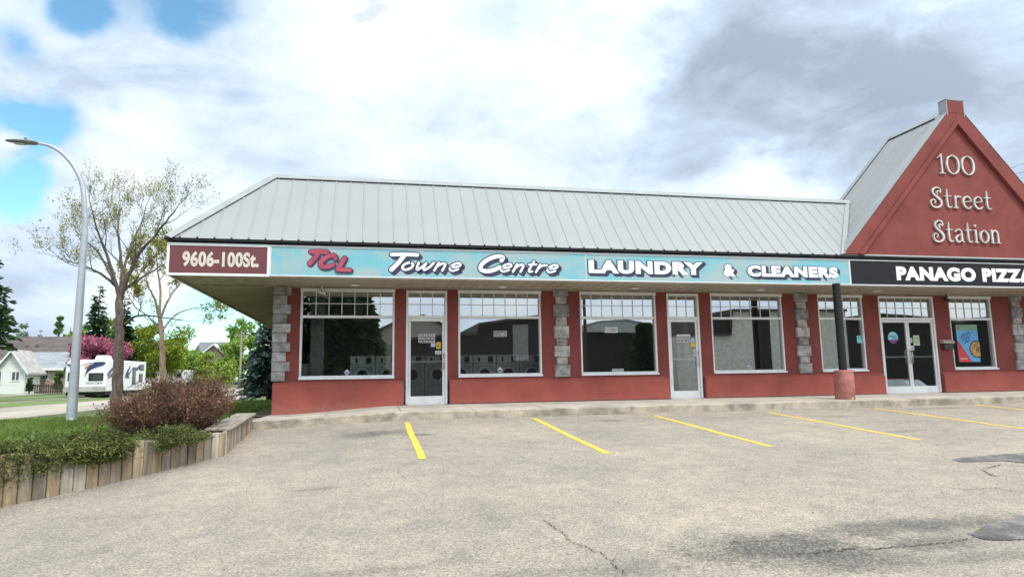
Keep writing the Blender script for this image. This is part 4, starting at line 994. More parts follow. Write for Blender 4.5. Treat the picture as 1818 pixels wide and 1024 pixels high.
# ------------------------------------------------------------------ inside the laundry: front-loading machines in a row
mach_white = mat('enamel_white', (.78, .80, .79), .35, var=.04); mach_grey = mat('machine_grey', (.60, .62, .62), .4)
MYF = 17.5
ma = at(621, 650, MYF); mpitch = .632
def machine():
    t = thing('washing_machine', '', 'washing machine', (0, 0, 0), 'washing machines in a row inside the laundry')
    mb = MB(); mb.box(.01, mpitch-.01, 0, .7, 0, .97); mb.build('body', mach_white, t, bevel=.01)
    mb = MB(); mb.box(.01, mpitch-.01, -.02,   .7, .975, 1.19); mb.build('control_panel', mach_white, t, bevel=.01)
    mb = MB(); mb.box(.40, .54, -.026, -.0205, 1.0, 1.16); mb.box(.14, .19, -.026, -.0205, 1.02, 1.14); mb.build('display', dark_m, t)
    mb = MB(); mb.box(.06, mpitch-.06, -.006, -.001, .36, .94); mb.build('front_panel', mach_grey, t)
    mb = MB(); n = 24; cx, cz = mpitch/2, .70
    for k in range(n):
        a0, a1 = 2*math.pi*k/n, 2*math.pi*(k+1)/n; f = lambda a, r, y: (cx+r*math.cos(a), y, cz+r*math.sin(a))
        mb.quad(f(a0, .19, -.03), f(a1, .19, -.03), f(a1, .135, -.05), f(a0, .135, -.05)); mb.quad(f(a0, .19, -.007), f(a1, .19, -.007), f(a1, .19, -.03), f(a0, .19, -.03))
    dr = mb.build('door', mach_white, t); mb = MB(); mb.ydisc(cx, cz, -.04, -.0065, .135); mb.build('door_glass', dark_m, dr)
    return t
POSN = ['first machine from the left, alone behind the leftmost window', 'second machine from the left behind the leftmost window', 'third machine from the left, half hidden by the door frame', 'fourth machine from the left, seen through the left door', 'fifth machine, at the left edge of the second window', 'sixth machine, left of the middle in the second window', 'seventh machine, in the middle of the second window', 'eighth machine, right of the middle in the second window', 'ninth and last machine, at the right edge of the second window']
proto = machine()
for i, lb in enumerate(POSN):
    o = proto if i == 0 else copy_tree(proto)
    o.location = (ma.x+i*mpitch, MYF, FLOOR); o['label'] = 'white front-loading washing machine, '+lb
bin_ = thing('laundry_bin', 'white laundry bin standing in the lower left corner of the leftmost window', 'laundry bin', (-1.45, 17.2, FLOOR))
mb = MB(); mb.hexa([(-1.60, 17.0, FLOOR), (-1.20, 17.0, FLOOR), (-1.20, 17.4, FLOOR), (-1.60, 17.4, FLOOR), (-1.66, 16.95, .38), (-1.14, 16.95, .38), (-1.14, 17.45, .38), (-1.66, 17.45, .38)]); mb.build('body', mach_white, bin_, bevel=.02)
mb = MB(); frame_ring(mb, -1.68, -1.12, .36, .42, .025, 16.93, 16.97); mb.build('rim', mach_white, bin_)
def table(label, cx, y, z, w_):
    t = thing('side_table', label, 'table', (cx, y, FLOOR)); mt = mat('dark_table', (.07, .06, .055), .5)
    mb = MB(); mb.box(cx-w_/2, cx+w_/2, y-.3, y+.3, z-.03, z); mb.build('tabletop', mt, t, bevel=.006)
    for sx_ in (-1, 1):
        for sy_ in (-1, 1): mb = MB(); mb.box(cx+sx_*(w_/2-.05)-.02, cx+sx_*(w_/2-.05)+.02, y+sy_*.25-.02, y+sy_*.25+.02, FLOOR, z-.031); mb.build('leg', mt, t)
p = at(1345, 637, 17.4); table('small dark table standing behind the fourth shop window', p.x, 17.4, p.z, .75)
# vertical pale curtain edge at the left of the leftmost window
mb = MB(); 
for k in range(7): mb.tube([(-1.42+.045*k, 16.75+.02*(k % 2), FLOOR+.05), (-1.42+.045*k, 16.75+.02*(k % 2), 2.3)], .028, 8)
o = mb.build('curtain', mat('pale_curtain', (.40, .43, .41), .8), loc=(-1.3, 16.75, FLOOR)); tag(o, 'pale vertical curtain bunched at the left edge of the leftmost window', 'curtain')

# ------------------------------------------------------------------ plants
def leaf_mat(name, c, var=.2, island=.45, trans=.35):
    return mat(name, c, .75, var=var, vscale=.9, island=island, trans=trans, spec=.2)
bark = mat('grey_brown_bark', (.155, .125, .105), .95, var=.25, vscale=6, stretch=(3, 3, .6), bump=1.0, bscale=30, fine=.3, fscale=40)
tan_bark = mat('tan_bark', (.28, .21, .145), .95, var=.25, vscale=5, stretch=(3, 3, .6), bump=.8, bscale=30, fine=.3, fscale=40)
twig_m = mat('dark_twig', (.14, .115, .095), .9, var=.2)
def rdir(q):
    while True:
        v = Vector((q.uniform(-1, 1), q.uniform(-1, 1), q.uniform(-1, 1)))
        if .05 < v.length < 1: return v.normalized()
def leaf_quad(mb, p, q, s, asp=.6, d=None):
    d = d or rdir(q); n = rdir(q).cross(d)
    if n.length < .1: n = d.orthogonal()
    n = n.normalized()*s*asp*.5; d = d*s
    mb.add([p, p+d*.5+n, p+d, p+d*.5-n], [(0, 1, 2, 3)])
def grow(q, wood, twigs, tips, p, d, L, r, lev, maxlev, up=.25, wob=.22, nb=(3, 5), ang=.75):
    n = 5 if lev < 2 else 4; pts = [p]; c = p.copy(); dd = d.copy()
    for k in range(n):
        dd = (dd+rdir(q)*wob+Vector((0, 0, up*.3))).normalized(); c = c+dd*(L/n); pts.append(c.copy())
    rs = [r*(1-.72*k/n) for k in range(n+1)]
    (wood if r > .018 else twigs).tube(pts, rs, 7 if r > .04 else (4 if r > .012 else 3), cap=False)
    if lev >= maxlev: tips.append((pts[-1], dd)); tips.append((pts[-2], dd)); return
    for k in range(q.randint(*nb)):
        t = q.uniform(.3, 1.0); i = min(int(t*n), n-1); b = pts[i].lerp(pts[i+1], t*n-i)
        s = rdir(q); s = (s-dd*s.dot(dd)).normalized()
        grow(q, wood, twigs, tips, b, (dd*math.cos(ang)+s*math.sin(ang)*q.uniform(.6, 1.2)+Vector((0, 0, up))).normalized(), L*q.uniform(.5, .75), max(.003, rs[i]*.58), lev+1, maxlev, up, wob, nb, ang)
    grow(q, wood, twigs, tips, pts[-1], dd, L*.62, max(.003, rs[-1]*.9), lev+1, maxlev, up, wob, nb, ang)
def street_tree(label, base, limbs, trunk_r, lm, seed, leaf, per_tip, bm, maxlev=3, name='street_tree', sparse=1.0, scale=1.0):
    q = random.Random(seed); t = thing(name, label, 'tree', base); wood = MB(); tw = MB(); tips = []; lv = MB()
    for pts, r0, r1, subs in limbs:
        P = [Vector(p) for p in smooth_path([tuple(p) for p in pts], 4)]
        for i in range(1, len(P)-1): P[i] += rdir(q)*r0*.22
        rs = [r0+(r1-r0)*i/(len(P)-1) for i in range(len(P))]
        wood.tube(P, rs, 10, cap=False)
        for k in range(subs):
            f = q.uniform(.28, 1.0) if subs > 1 else 1; i = min(int(f*(len(P)-1)), len(P)-2); dd = (P[i+1]-P[i]).normalized(); s = rdir(q); s = (s-dd*s.dot(dd)).normalized()
            grow(q, wood, tw, tips, P[i], (dd*.6+s*q.uniform(.6, 1.0)+Vector((0, 0, .3))).normalized(), q.uniform(.65, 1.2)*(1.15-.4*f)*scale, max(.010, rs[i]*.5), 1, maxlev)
        if subs: grow(q, wood, tw, tips, P[-1], (P[-1]-P[-2]).normalized(), .8*scale, r1*.9, 1, maxlev)
    for p, d in tips:
        if q.random() > sparse: continue
        for k in range(per_tip): leaf_quad(lv, p+rdir(q)*q.uniform(0, .14)-d*q.uniform(0, .25), q, leaf*q.uniform(.6, 1.25), .55)
    wood.build('trunk', bm, t); c = lv.build('crown', lm, t)
    tw.build('twigs', twig_m, t); return t
pale_leaf = leaf_mat('young_olive_leaf', (.30, .31, .10))
TY = 21.9; B = at(206, 729, TY); B.z = lawn_z(-7.3, TY)-.05
def L_(pix, dy): return [at(x, y, TY+d) for (x, y), d in zip(pix, dy)]
top = at(213, 528, TY)
street_tree('sparse young-leaved tree with dark trunk behind the brown bush', (B.x, B.y, B.z), [
    ([B, at(208, 690, TY), at(210, 620, TY), at(213, 560, TY), top], .175, .105, 0),
    (L_([(213, 545), (206, 505), (192, 460), (180, 430), (170, 400), (164, 375)], [0, -.1, -.3, -.5, -.6, -.8]), .062, .015, 6),
    (L_([(213, 530), (216, 480), (213, 440), (209, 405), (212, 375)], [0, .3, .6, .8, .9]), .062, .015, 6),
    (L_([(213, 535), (228, 490), (248, 450), (272, 422), (296, 392), (312, 372)], [0, -.2, -.3, -.6, -.9, -1.2]), .07, .015, 7),
    (L_([(214, 525), (222, 470), (236, 428), (252, 395), (258, 368)], [0, .3, .8, 1.0, 1.3]), .05, .013, 6),
    (L_([(206, 508), (185, 490), (163, 478), (144, 470), (122, 464)], [0, -.2, -.5, -.7, -.9]), .045, .012, 5),
    (L_([(201, 497), (176, 450), (152, 428), (134, 408)], [0, .3, .7, .9]), .04, .012, 4),
    (L_([(222, 575), (240, 562), (262, 560), (295, 564), (330, 569)], [0, -.2, -.3, -.4, -.5]), .045, .012, 2),
    (L_([(219, 515), (240, 500), (270, 482), (292, 468)], [0, .2, .5, .7]), .05, .014, 3)], .2, pale_leaf, 11, .058, 4, bark, maxlev=3, sparse=.85)
TY = 31.0; B = at(289, 690, TY); B.z = lawn_z(-7.8, TY)-.05
street_tree('second sparse tree with tan trunk farther along the street side', (B.x, B.y, B.z), [
    ([B, at(289, 650, TY), at(287, 610, TY), at(283, 560, TY)], .15, .09, 0),
    (L_([(283, 565), (274, 530), (262, 505), (255, 470)], [0, -.3, -.6, -.8]), .06, .018, 4),
    (L_([(283, 562), (285, 520), (280, 480), (278, 450)], [0, .3, .4, .5]), .06, .018, 4),
    (L_([(284, 568), (300, 530), (318, 505), (330, 480)], [0, -.1, .4, .5]), .055, .018, 4),
    (L_([(286, 590), (310, 560), (340, 548), (372, 545)], [0, .2, .4, .6]), .045, .014, 3),
    (L_([(285, 585), (262, 560), (240, 545), (226, 520)], [0, .5, .7, .8]), .045, .014, 3)], .15, leaf_mat('bright_young_leaf', (.26, .29, .06)), 21, .12, 5, tan_bark, maxlev=3, sparse=.95)

def crown_tree(label, px, pw, ptop, pbase, Y, lm, seed, leaf=.25, n=2600, shape='round', name='leafy_tree', cat='tree', trunk=True, bm=None, group=None, zb=None, blossom=None, low=.25):
    q = random.Random(seed); c = at(px, pbase, Y); z0 = zb if zb is not None else c.z
    topz = at(px, ptop, Y).z; hw = (at(px+pw/2, pbase, Y).x-at(px-pw/2, pbase, Y).x)/2; H = topz-z0
    t = thing(name, label, cat, (c.x, Y, z0), group); lv = MB(); wd = MB()
    zc0 = z0+H*low; ch = topz-zc0
    cl = []; K = max(10, int(14+hw*5))
    for k in range(K):
        u = rdir(q); u = u*(q.random()**.4)
        f = (u.z+1)/2
        wz = {'round': math.sqrt(max(.05, 1-(2*f-1)**2*.9)), 'cone': max(.06, 1-f)*1.1, 'column': (.95 if f < .6 else max(.1, (1-f)*2.2)), 'bush': math.sqrt(max(.05, 1-f*f))}[shape]
        l = math.hypot(u.x, u.y) or 1; rr = min(1, l*1.25)
        cl.append((Vector((c.x+u.x/l*rr*hw*wz*.85, Y+u.y/l*rr*hw*wz*.85, zc0+f*ch*.97)), q.uniform(.18, .34)*min(hw, ch*.5)))
    if trunk:
        br = max(.06, H*.022)
        wd.tube([(c.x, Y, z0-.1), (c.x+hw*.03, Y, z0+H*.3), (c.x-hw*.02, Y, z0+H*.6), (c.x, Y, z0+H*.9)], [br, br*.8, br*.5, br*.15], 8, cap=False)
        for p, r in cl[::2]:
            a = Vector((c.x, Y, z0+(p.z-z0)*.55)); wd.tube([a, a.lerp(p, .5)+Vector((0, 0, -.05*H*.2)), p], [br*.4, br*.25, br*.08], 5, cap=False)
        wd.build('trunk', bm or bark, t)
    for k in range(n):
        p, r = cl[q.randrange(K)]; u = rdir(q); pos = p+Vector((u.x, u.y, u.z*.75))*r*(q.random()**.45)*1.25
        if shape in ('bush', 'cone', 'column'): pos.z = max(pos.z, z0+.02)
        leaf_quad(lv, pos, q, leaf*q.uniform(.6, 1.3), .7)
    lv.build('crown', lm, t); return t
def conifer(label, px, pw, ptop, Y, lm, seed, z0, n=38, dens=26, name='spruce_tree', needle=.32, group=None, xoff=0, foot=None):
    q = random.Random(seed); c = at(px, 600, Y); c.x += xoff; topz = at(px, ptop, Y).z; hw = abs(at(px+pw/2, 600, Y).x-at(px-pw/2, 600, Y).x)/2; H = topz-z0
    t = thing(name, label, 'tree', (c.x, Y, z0 if foot is None else foot), group); wd = MB(); lv = MB()
    wd.tube([(c.x, Y, (z0 if foot is None else foot)-.1), (c.x, Y, z0+H*.5), (c.x, Y, topz)], [H*.022+.05, H*.012+.03, .012], 8, cap=False)
    for k in range(n):
        f = .05+.94*(k+q.random()*.6)/n; z = z0+H*f; rl = hw*(1-f)**.85*q.uniform(.8, 1.1)+.06
        for b in range(max(4, int(9*(1-f)+4))):
            a = q.uniform(0, 6.283); dr = Vector((math.cos(a), math.sin(a), 0)); L = rl*q.uniform(.7, 1.08); droop = -.28*L
            P = [Vector((c.x, Y, z)), Vector((c.x, Y, z+.05*L))+dr*L*.5, Vector((c.x, Y, z+droop*.6))+dr*L]
            if L > .4: wd.tube(P, [.018+.01*L, .012, .004], 3, cap=False)
            m = max(3, int(dens*L/max(hw, .1)))
            for j in range(m):
                s = (j+q.random())/m; p = P[0].lerp(P[1], s*2) if s < .5 else P[1].lerp(P[2], s*2-1)
                sd_ = Vector((-dr.y, dr.x, 0))*q.choice((-1, 1)); d = (dr*.6+sd_*q.uniform(.2, 1)*(1.1-s)+Vector((0, 0, q.uniform(-.45, .25)))).normalized()
                leaf_quad(lv, p, q, needle*q.uniform(.6, 1.25)*(.5+.5*min(1, L)), .42, d)
    wd.build('trunk', bark, t); lv.build('crown', lm, t); return t
g_dark = leaf_mat('spruce_green', (.035, .075, .028), trans=.1); g_blue = leaf_mat('blue_spruce_needle', (.075, .125, .115), trans=.1)
g_mid = leaf_mat('maple_yellow_green', (.22, .29, .035)); g_light = leaf_mat('fresh_light_green', (.28, .42, .085)); g_lime = leaf_mat('lime_hedge_green', (.33, .44, .09))
g_pop = leaf_mat('poplar_green', (.13, .22, .06)); g_deep = leaf_mat('deep_leaf_green', (.055, .12, .03)); pink = leaf_mat('pink_blossom', (.46, .145, .225), island=.4)
conifer('dark green drooping conifer cut off by the left edge of the picture', -62, 214, 395, 42, g_dark, 3, 1.9, 34, 60, needle=.36, foot=-.8)
conifer('dark green spruce left of the sparse tree trunk, above the white camper trailer', 172, 66, 505, 78, g_dark, 5, -.5, 40, 22, needle=.75)
conifer('second dark spruce close beside the first, behind the sparse tree trunk', 218, 62, 522, 83, g_dark, 6, -.5, 38, 22, needle=.8)
conifer('tiny dark spruce top far away over the long brown roof', 71, 9, 583, 150, g_dark, 7, 0, 16, 10, needle=.8)
crown_tree('slim upright poplar rising above the long brown roof', 101, 24, 545, 640, 120, g_pop, 8, .5, 1800, 'column', zb=-.2, low=.02)
crown_tree('pale green distant tree just left of the lamp post', 121, 22, 568, 640, 130, g_light, 9, .6, 700, zb=-.2)
crown_tree('hazy pale tree far off at the left above the roofs', 38, 34, 574, 640, 150, leaf_mat('hazy_green', (.22, .29, .19)), 10, .7, 700, zb=0)
crown_tree('pink blossoming crabapple tree behind the white camper trailer', 171, 128, 589, 690, 68.5, pink, 12, .26, 7500, zb=-.8, low=.14)
crown_tree('broad yellow-green maple standing right of the white camper trailer', 282, 138, 556, 690, 84, g_mid, 13, .28, 12000, zb=-.75, low=.10)
crown_tree('dark rounded shrub between the maple and the lime hedge', 338, 32, 632, 682, 96, g_deep, 14, .4, 700, 'bush', 'garden_shrub', 'shrub', False, zb=-.6, low=0)
crown_tree('left bright lime hedge bush with a tall rounded top', 364, 54, 622, 682, 92, g_lime, 15, .28, 3600, 'bush', 'garden_shrub', 'shrub', False, zb=-.65, low=0)
crown_tree('right bright lime hedge bush beside the utility pole', 409, 50, 632, 682, 94, g_lime, 16, .28, 3200, 'bush', 'garden_shrub', 'shrub', False, zb=-.65, low=0)
crown_tree('tall fresh-green tree far behind the utility pole', 424, 78, 562, 680, 125, g_light, 17, .5, 5200, zb=-.4, low=.05)
crown_tree('fresh-green tree half hidden behind the blue spruce', 458, 50, 560, 680, 135, g_light, 18, .6, 1200, zb=-.4, low=.1)
crown_tree('rounded yellow-green tree behind the dark spruces above the pink crabapple', 200, 90, 560, 690, 105, g_mid, 25, .5, 2600, zb=-.4, low=.1)
crown_tree('pale green tree just right of the lamp post over the long roof', 140, 40, 572, 640, 112, g_light, 26, .5, 1500, zb=-.3, low=.1)
crown_tree('low pale green tree filling the gap right of the yellow-green maple', 338, 60, 612, 690, 110, g_light, 27, .42, 2600, zb=-.5, low=.05)
crown_tree('light green tree behind the little garage right of the camper trailer', 258, 66, 596, 690, 100, g_pop, 28, .42, 2600, zb=-.5, low=.08)
crown_tree('light green tree far down the street left of the brown house', 322, 40, 596, 680, 140, g_mid, 19, .6, 900, zb=-.3)
conifer('blue-green spruce with low branches beside the building corner', 482, 112, 520, 34, g_blue, 20, -.95, 42, 40, needle=.30)
conifer('small dark conifer in front of the far brown house', 353, 18, 612, 118, g_dark, 22, -.3, 18, 12, needle=.7)
crown_tree('small dark cone-shaped cedar at the corner of the white cottage', 51, 12.5, 664, 701, 61, g_dark, 23, .2, 600, 'cone', 'cedar_shrub', 'shrub', True, zb=-.75, low=0)
crown_tree('dark bush beside the beige cottage wall left of the camper', 103, 15, 650, 697, 64, g_deep, 24, .25, 500, 'bush', 'garden_shrub', 'shrub', False, zb=-.75, low=0)

# brown bare bush
bush = thing('brown_bush', 'large reddish-brown bush of bare twigs and dry leaves behind the timber wall', 'bush', (-3.05, 11.5, -.74))
q = random.Random(31); tw = MB(); dl = MB(); straw = MB()
bc = Vector((-3.08, 11.5, -.78))
for k in range(900):
    a = q.uniform(0, 6.283); rr = math.sqrt(q.random()); b = bc+Vector((math.cos(a)*.56*rr, math.sin(a)*.75*rr, 0)); out = Vector((math.cos(a), math.sin(a)*.9, 0))*rr
    skew = .18*math.cos(a)
    h = q.uniform(.55, 1.0)*(1.03-.42*rr*rr)*(1.0+.10*math.sin(a*3+1))*(.93+.26*math.cos(a-.2)*rr); e = b+out*q.uniform(.24, .48)+Vector((q.gauss(0, .08), q.gauss(0, .08), h))
    m = b.lerp(e, .5)+Vector((q.gauss(0, .05), q.gauss(0, .05), .08*h)); P = [Vector(p) for p in smooth_path([tuple(b), tuple(m), tuple(e)], 3)]
    (straw if k % 13 == 0 else tw).tube(P, [.0055-.0042*i/(len(P)-1) for i in range(len(P))], 3, cap=False)
    for j in range(5):
        i = q.randrange(2, len(P)-1); d = (rdir(q)+Vector((0, 0, .5))+out*.4).normalized(); e2 = P[i]+d*q.uniform(.08, .24)
        tw.tube([P[i], P[i].lerp(e2, .5)+rdir(q)*.015, e2], [.003, .0024, .0012], 3, cap=False)
        for l in range(3): leaf_quad(dl, P[i].lerp(e2, q.uniform(.3, 1))+rdir(q)*.03, q, q.uniform(.02, .048), .6)
    for l in range(5): leaf_quad(dl, P[q.randrange(3, len(P))]+rdir(q)*.04, q, q.uniform(.02, .048), .6)
tw.build('twigs', mat('red_brown_twig', (.15, .088, .06), .9, var=.25, island=.4), bush); dl.build('dry_leaves', mat('dry_red_brown_leaf', (.19, .09, .052), .85, var=.25, island=.5, trans=.2), bush)
straw.build('straw_stems', mat('straw', (.46, .33, .19), .9, island=.3), bush)
# junipers spilling over the wall
jun_m = leaf_mat('juniper_green', (.125, .15, .045), island=.55, trans=.15)
def juniper(label, spine, half, seed, n, hang):
    q = random.Random(seed); c = spine[len(spine)//2]; t = thing('juniper_shrub', label, 'shrub', tuple(c), 'low junipers on the retaining wall'); lv = MB(); wd = MB()
    sp = [Vector(p) for p in smooth_path([tuple(p) for p in spine], 6)]
    for k in range(n):                   # layered, lumpy sprays: each a flattened fan of short needles
        f = q.random()*(len(sp)-1.001); i = int(f); b = sp[i].lerp(sp[i+1], f-i)
        t_ = (sp[i+1]-sp[i]).normalized(); out = Vector((t_.y, -t_.x, 0)); lump = .55+.45*math.sin(f*1.3+seed)*math.sin(f*.7+1)
        u = q.uniform(-.9, 1.0); drop = hang*(1-.72*f/(len(sp)-1))*(.75+.5*lump)
        if k % 20 < 11: o_ = q.uniform(.10, .30); z = .05-drop*q.random()**1.15*1.15; u = .6
        else: o_ = half*.62*u*(.8+.3*lump); z = .075*(1-u*u)*(1+lump)+q.uniform(-.04, .04)
        c = b+out*o_+t_*q.uniform(-.1, .1)+Vector((0, 0, z))
        d = (out*(1 if u > -.2 else -.6)+t_*q.gauss(0, .7)+Vector((0, 0, .25-.5*max(0, u)))).normalized(); sz = q.uniform(.07, .15)
        if k % 3 == 0: wd.tube([b+Vector((0, 0, -.03)), b.lerp(c, .6)+Vector((0, 0, .03)), c], [.006, .004, .002], 3, cap=False)
        for j in range(46):
            e = (d+rdir(q)*.8).normalized(); p = c+Vector((q.gauss(0, 1), q.gauss(0, 1), q.gauss(0, .45)))*sz*.55
            leaf_quad(lv, p, q, q.uniform(.025, .06), .30, e)
    lv.build('foliage', jun_m, t); wd.build('stems', twig_m, t)
wl = lambda i, o: Vector((WALL[i][0]-o, WALL[i][1]+o*.6, -.80))
juniper('long low green juniper spilling over the timber wall at the left edge', [wl(1, .2), wl(2, .25), wl(3, .25), wl(4, .25), wl(5, .22), wl(6, .22)+Vector((-.1, -.2, 0))], .60, 41, 1900, .40)
juniper('small green juniper tuft on the wall below the brown bush', [wl(6, .12)+Vector((.10, .2, .02)), wl(7, .12)+Vector((-.02, -.12, .02)), wl(7, .12)+Vector((.05, .08, .02))], .20, 43, 110, .12)
# grass
q = random.Random(51); gb = MB()
def blade(x, y, h):
    z = lawn_z(x, y); a = q.uniform(0, 6.283); wv = Vector((math.cos(a), math.sin(a), 0))*q.uniform(.004, .008); ln = Vector((q.gauss(0, .35), q.gauss(0, .35), 1))*h
    b = Vector((x, y, z)); gb.add([b-wv, b+wv, b+wv*.6+ln*.6, b+ln+Vector((ln.x*.4, ln.y*.4, 0))], [(0, 1, 2, 3)])
cnt = 0
while cnt < 34000:
    x, y = q.uniform(-9.2, -2.6), 5.5+14.5*(q.random()**1.2)
    if not in_lawn(x, y) or (abs(x+3.02) < .8 and abs(y-11.6) < .9) or (x > -2.95 and y > 11): continue
    d = .7+.5*math.sin(x*3.1+1.3*math.sin(y*2.2))*math.sin(y*2.7)
    if q.random() > d: continue
    blade(x, y, q.uniform(.03, .085)); cnt += 1
for k in range(14000):
    x, y = q.uniform(-6.4, -2.5), q.uniform(15.0, 32)
    blade(x, y, q.uniform(.05, .12))
gb.build('grass', leaf_mat('grass_blade_green', (.155, .23, .05), island=.5), kind='stuff')
gm = MB()
for k in range(2600):
    x = q.uniform(-3.9, -2.35); y = q.uniform(10.7, 13.2)
    if not in_lawn(x, y): continue
    leaf_quad(gm, Vector((x, y, lawn_z(x, y)+q.uniform(.01, .05))), q, q.uniform(.02, .06), .5)
gm.build('leaf_litter', mat('dry_litter', (.20, .135, .085), .95, island=.5), kind='stuff')

# ------------------------------------------------------------------ lamp post
LY = 18.3; P0 = at(126.5, 744, LY); LX = P0.x; LZ = lawn_z(LX, LY)-.02
galv = mat('galvanised_steel', (.40, .43, .47), .45, metal=.35, var=.06, vscale=3)
lamp = thing('street_lamp', 'tall galvanised street lamp with a curved arm and flat grey head', 'street lamp', (LX, LY, LZ))
ptop = at(150.5, 385, LY)
mb = MB(); mb.tube([(LX, LY, LZ), (LX, LY, LZ+.25*(ptop.z-LZ)), (LX, LY, ptop.z)], [.118, .105, .068], 16); mb.build('pole', galv, lamp)
mb = MB(); mb.lathe((LX, LY, LZ), [(.17, 0), (.17, .02), (.12, .03), (.12, .10)], 16); mb.build('base_plate', galv, lamp)
arc = [(ptop.x, ptop.z-.02)]+[(at(px, py, LY).x, at(px, py, LY).z) for px, py in [(151, 370), (148, 340), (139, 310), (124, 286), (105, 268), (85, 258), (64, 254)]]
arcp = smooth_path([(ptop.x, LY, ptop.z-.03)]+[(x, LY, z) for x, z in arc[2:]], 5)
mb = MB(); mb.tube(arcp, [.066-.032*i/(len(arcp)-1) for i in range(len(arcp))], 12); mb.build('arm', galv, lamp)
h0 = Vector(arcp[-1]); h1 = at(20, 250.5, LY); hd = (h1-h0).normalized(); hn = Vector((0, 1, 0)); hu = hd.cross(hn); hu = hu if hu.z > 0 else -hu
lum_m = mat('grey_luminaire', (.14, .145, .16), .5)
mb = MB()
sec = [(0, .05, .035), (.10, .13, .05), (.30, .15, .055), (.55, .13, .045), (.72, .07, .025)]
vs = []
for s_, wd_, th in sec:
    c = h0+hd*(s_-.06)
    for k in range(10): a = 2*math.pi*k/10; vs.append(c+hn*wd_*math.cos(a)+hu*th*math.sin(a))
mb.add(vs, [(i*10+k, i*10+(k+1) % 10, (i+1)*10+(k+1) % 10, (i+1)*10+k) for i in range(4) for k in range(10)]+[tuple(range(9, -1, -1)), tuple(range(40, 50))], False)
lum = mb.build('lamp_head', lum_m, lamp)
mb = MB(); c = h0+hd*.24+hu*.05; mb.lathe(c, [(.035, 0), (.035, .05), (.028, .07)], 12); mb.build('photocell', lum_m, lum)
mb = MB(); c = h0+hd*.36-hu*.056; mb.hexa([c-hd*.12-hn*.08-hu*.008, c+hd*.12-hn*.08-hu*.008, c+hd*.12+hn*.08-hu*.008, c-hd*.12+hn*.08-hu*.008, c-hd*.12-hn*.08, c+hd*.12-hn*.08, c+hd*.12+hn*.08, c-hd*.12+hn*.08]); mb.build('lens', mat('lamp_lens', (.5, .5, .48), .3), lum)

# ------------------------------------------------------------------ camper trailers, van, car
rv_w = mat('trailer_white', (.74, .75, .76), .35, var=.03); rv_grey = mat('trailer_skirt', (.42, .42, .40), .5); rub = mat('tyre_rubber', (.02, .02, .02), .9)
sw_navy = mat('navy_graphic', (.035, .045, .14), .4); sw_tan = mat('tan_graphic', (.42, .22, .09), .4); sw_teal = mat('grey_blue_graphic', (.22, .30, .36), .4)
def wheel(parent, cx, cy, cz, r, w_, axis='x', rim_m=None):
    mb = MB(); n = 20; pr = [(r*.62, -w_/2), (r*.92, -w_/2), (r, -w_*.3), (r, w_*.3), (r*.92, w_/2), (r*.62, w_/2)]
    def P(rr, o, a): return (cx+o, cy+rr*math.cos(a), cz+rr*math.sin(a)) if axis == 'x' else (cx+rr*math.cos(a), cy+o, cz+rr*math.sin(a))
    vs = [P(rr, o, 2*math.pi*k/n) for rr, o in pr for k in range(n)]; mb.add(vs, [(i*n+k, i*n+(k+1) % n, (i+1)*n+(k+1) % n, (i+1)*n+k) for i in range(5) for k in range(n)])
    w_o = mb.build('wheel', rub, parent)
    mb = MB(); vs = [P(r*.62, o, 2*math.pi*k/n) for o in (-w_*.4, w_*.4) for k in range(n)]; mb.add(vs, [tuple(range(n)), tuple(range(2*n-1, n-1, -1))]+[(k, (k+1) % n, (k+1) % n+n, k+n) for k in range(n)]); mb.build('rim', rim_m or rv_grey, w_o)
RY0 = 50.5; RX0 = at(113.5, 690, RY0).x; RX1 = RX0+2.5; RZ0 = street_z(RY0)+.02; RY1 = RY0+8.3
zsk = at(130, 696, RY0).z; zrf = at(140, 638, RY0).z
rv = thing('camper_trailer', 'large white camper trailer with navy and tan swoosh graphics beside the street', 'camper trailer', ((RX0+RX1)/2, (RY0+RY1)/2, RZ0))
mb = MB()
prof = [(RY0+.10, zsk), (RY0, zsk+.35), (RY0, zrf-.75), (RY0+.14, zrf-.22), (RY0+.5, zrf), (RY1, zrf+.02), (RY1, zsk+.1), (RY1-.5, zsk)]
mb.prism(prof, 'x', RX0, RX1); mb.build('body', rv_w, rv, bevel=.06)
mb = MB(); mb.box(RX0+.05, RX1-.05, RY0+.2, RY1-.2, zsk-.22, zsk-.005); mb.build('chassis', dark_m, rv)
mb = MB(); mb.box(RX0-.012, RX1+.012, RY0-.03, RY0+.1, zsk+.02, zsk+.36); mb.build('skirt', rv_grey, rv)
mb = MB(); mb.hexa([(RX0+.9, RY0+2.2, zrf-.02), (RX0+1.75, RY0+2.2, zrf-.02), (RX0+1.75, RY0+3.4, zrf-.02), (RX0+.9, RY0+3.4, zrf-.02), (RX0+.98, RY0+2.35, zrf+.36), (RX0+1.67, RY0+2.35, zrf+.36), (RX0+1.67, RY0+3.2, zrf+.36), (RX0+.98, RY0+3.2, zrf+.36)]); mb.build('roof_air_conditioner', rv_w, rv, bevel=.05)
def rvwin(x0, x1, z0, z1):
    mb = MB(); mb.box(x0, x1, RY0-.03, RY0+.02, z0, z1); o = mb.build('window', black_m, rv, bevel=.01); mb = MB(); mb.box(x0+.06, x1-.06, RY0-.036, RY0-.031, z0+.06, z1-.06); mb.build('pane', car_glass, o)
hz = zrf-zsk
rvwin(RX0+.18, RX0+.62, zsk+.34*hz, zsk+.60*hz); rvwin(RX0+1.45, RX0+2.35, zsk+.34*hz, zsk+.58*hz)
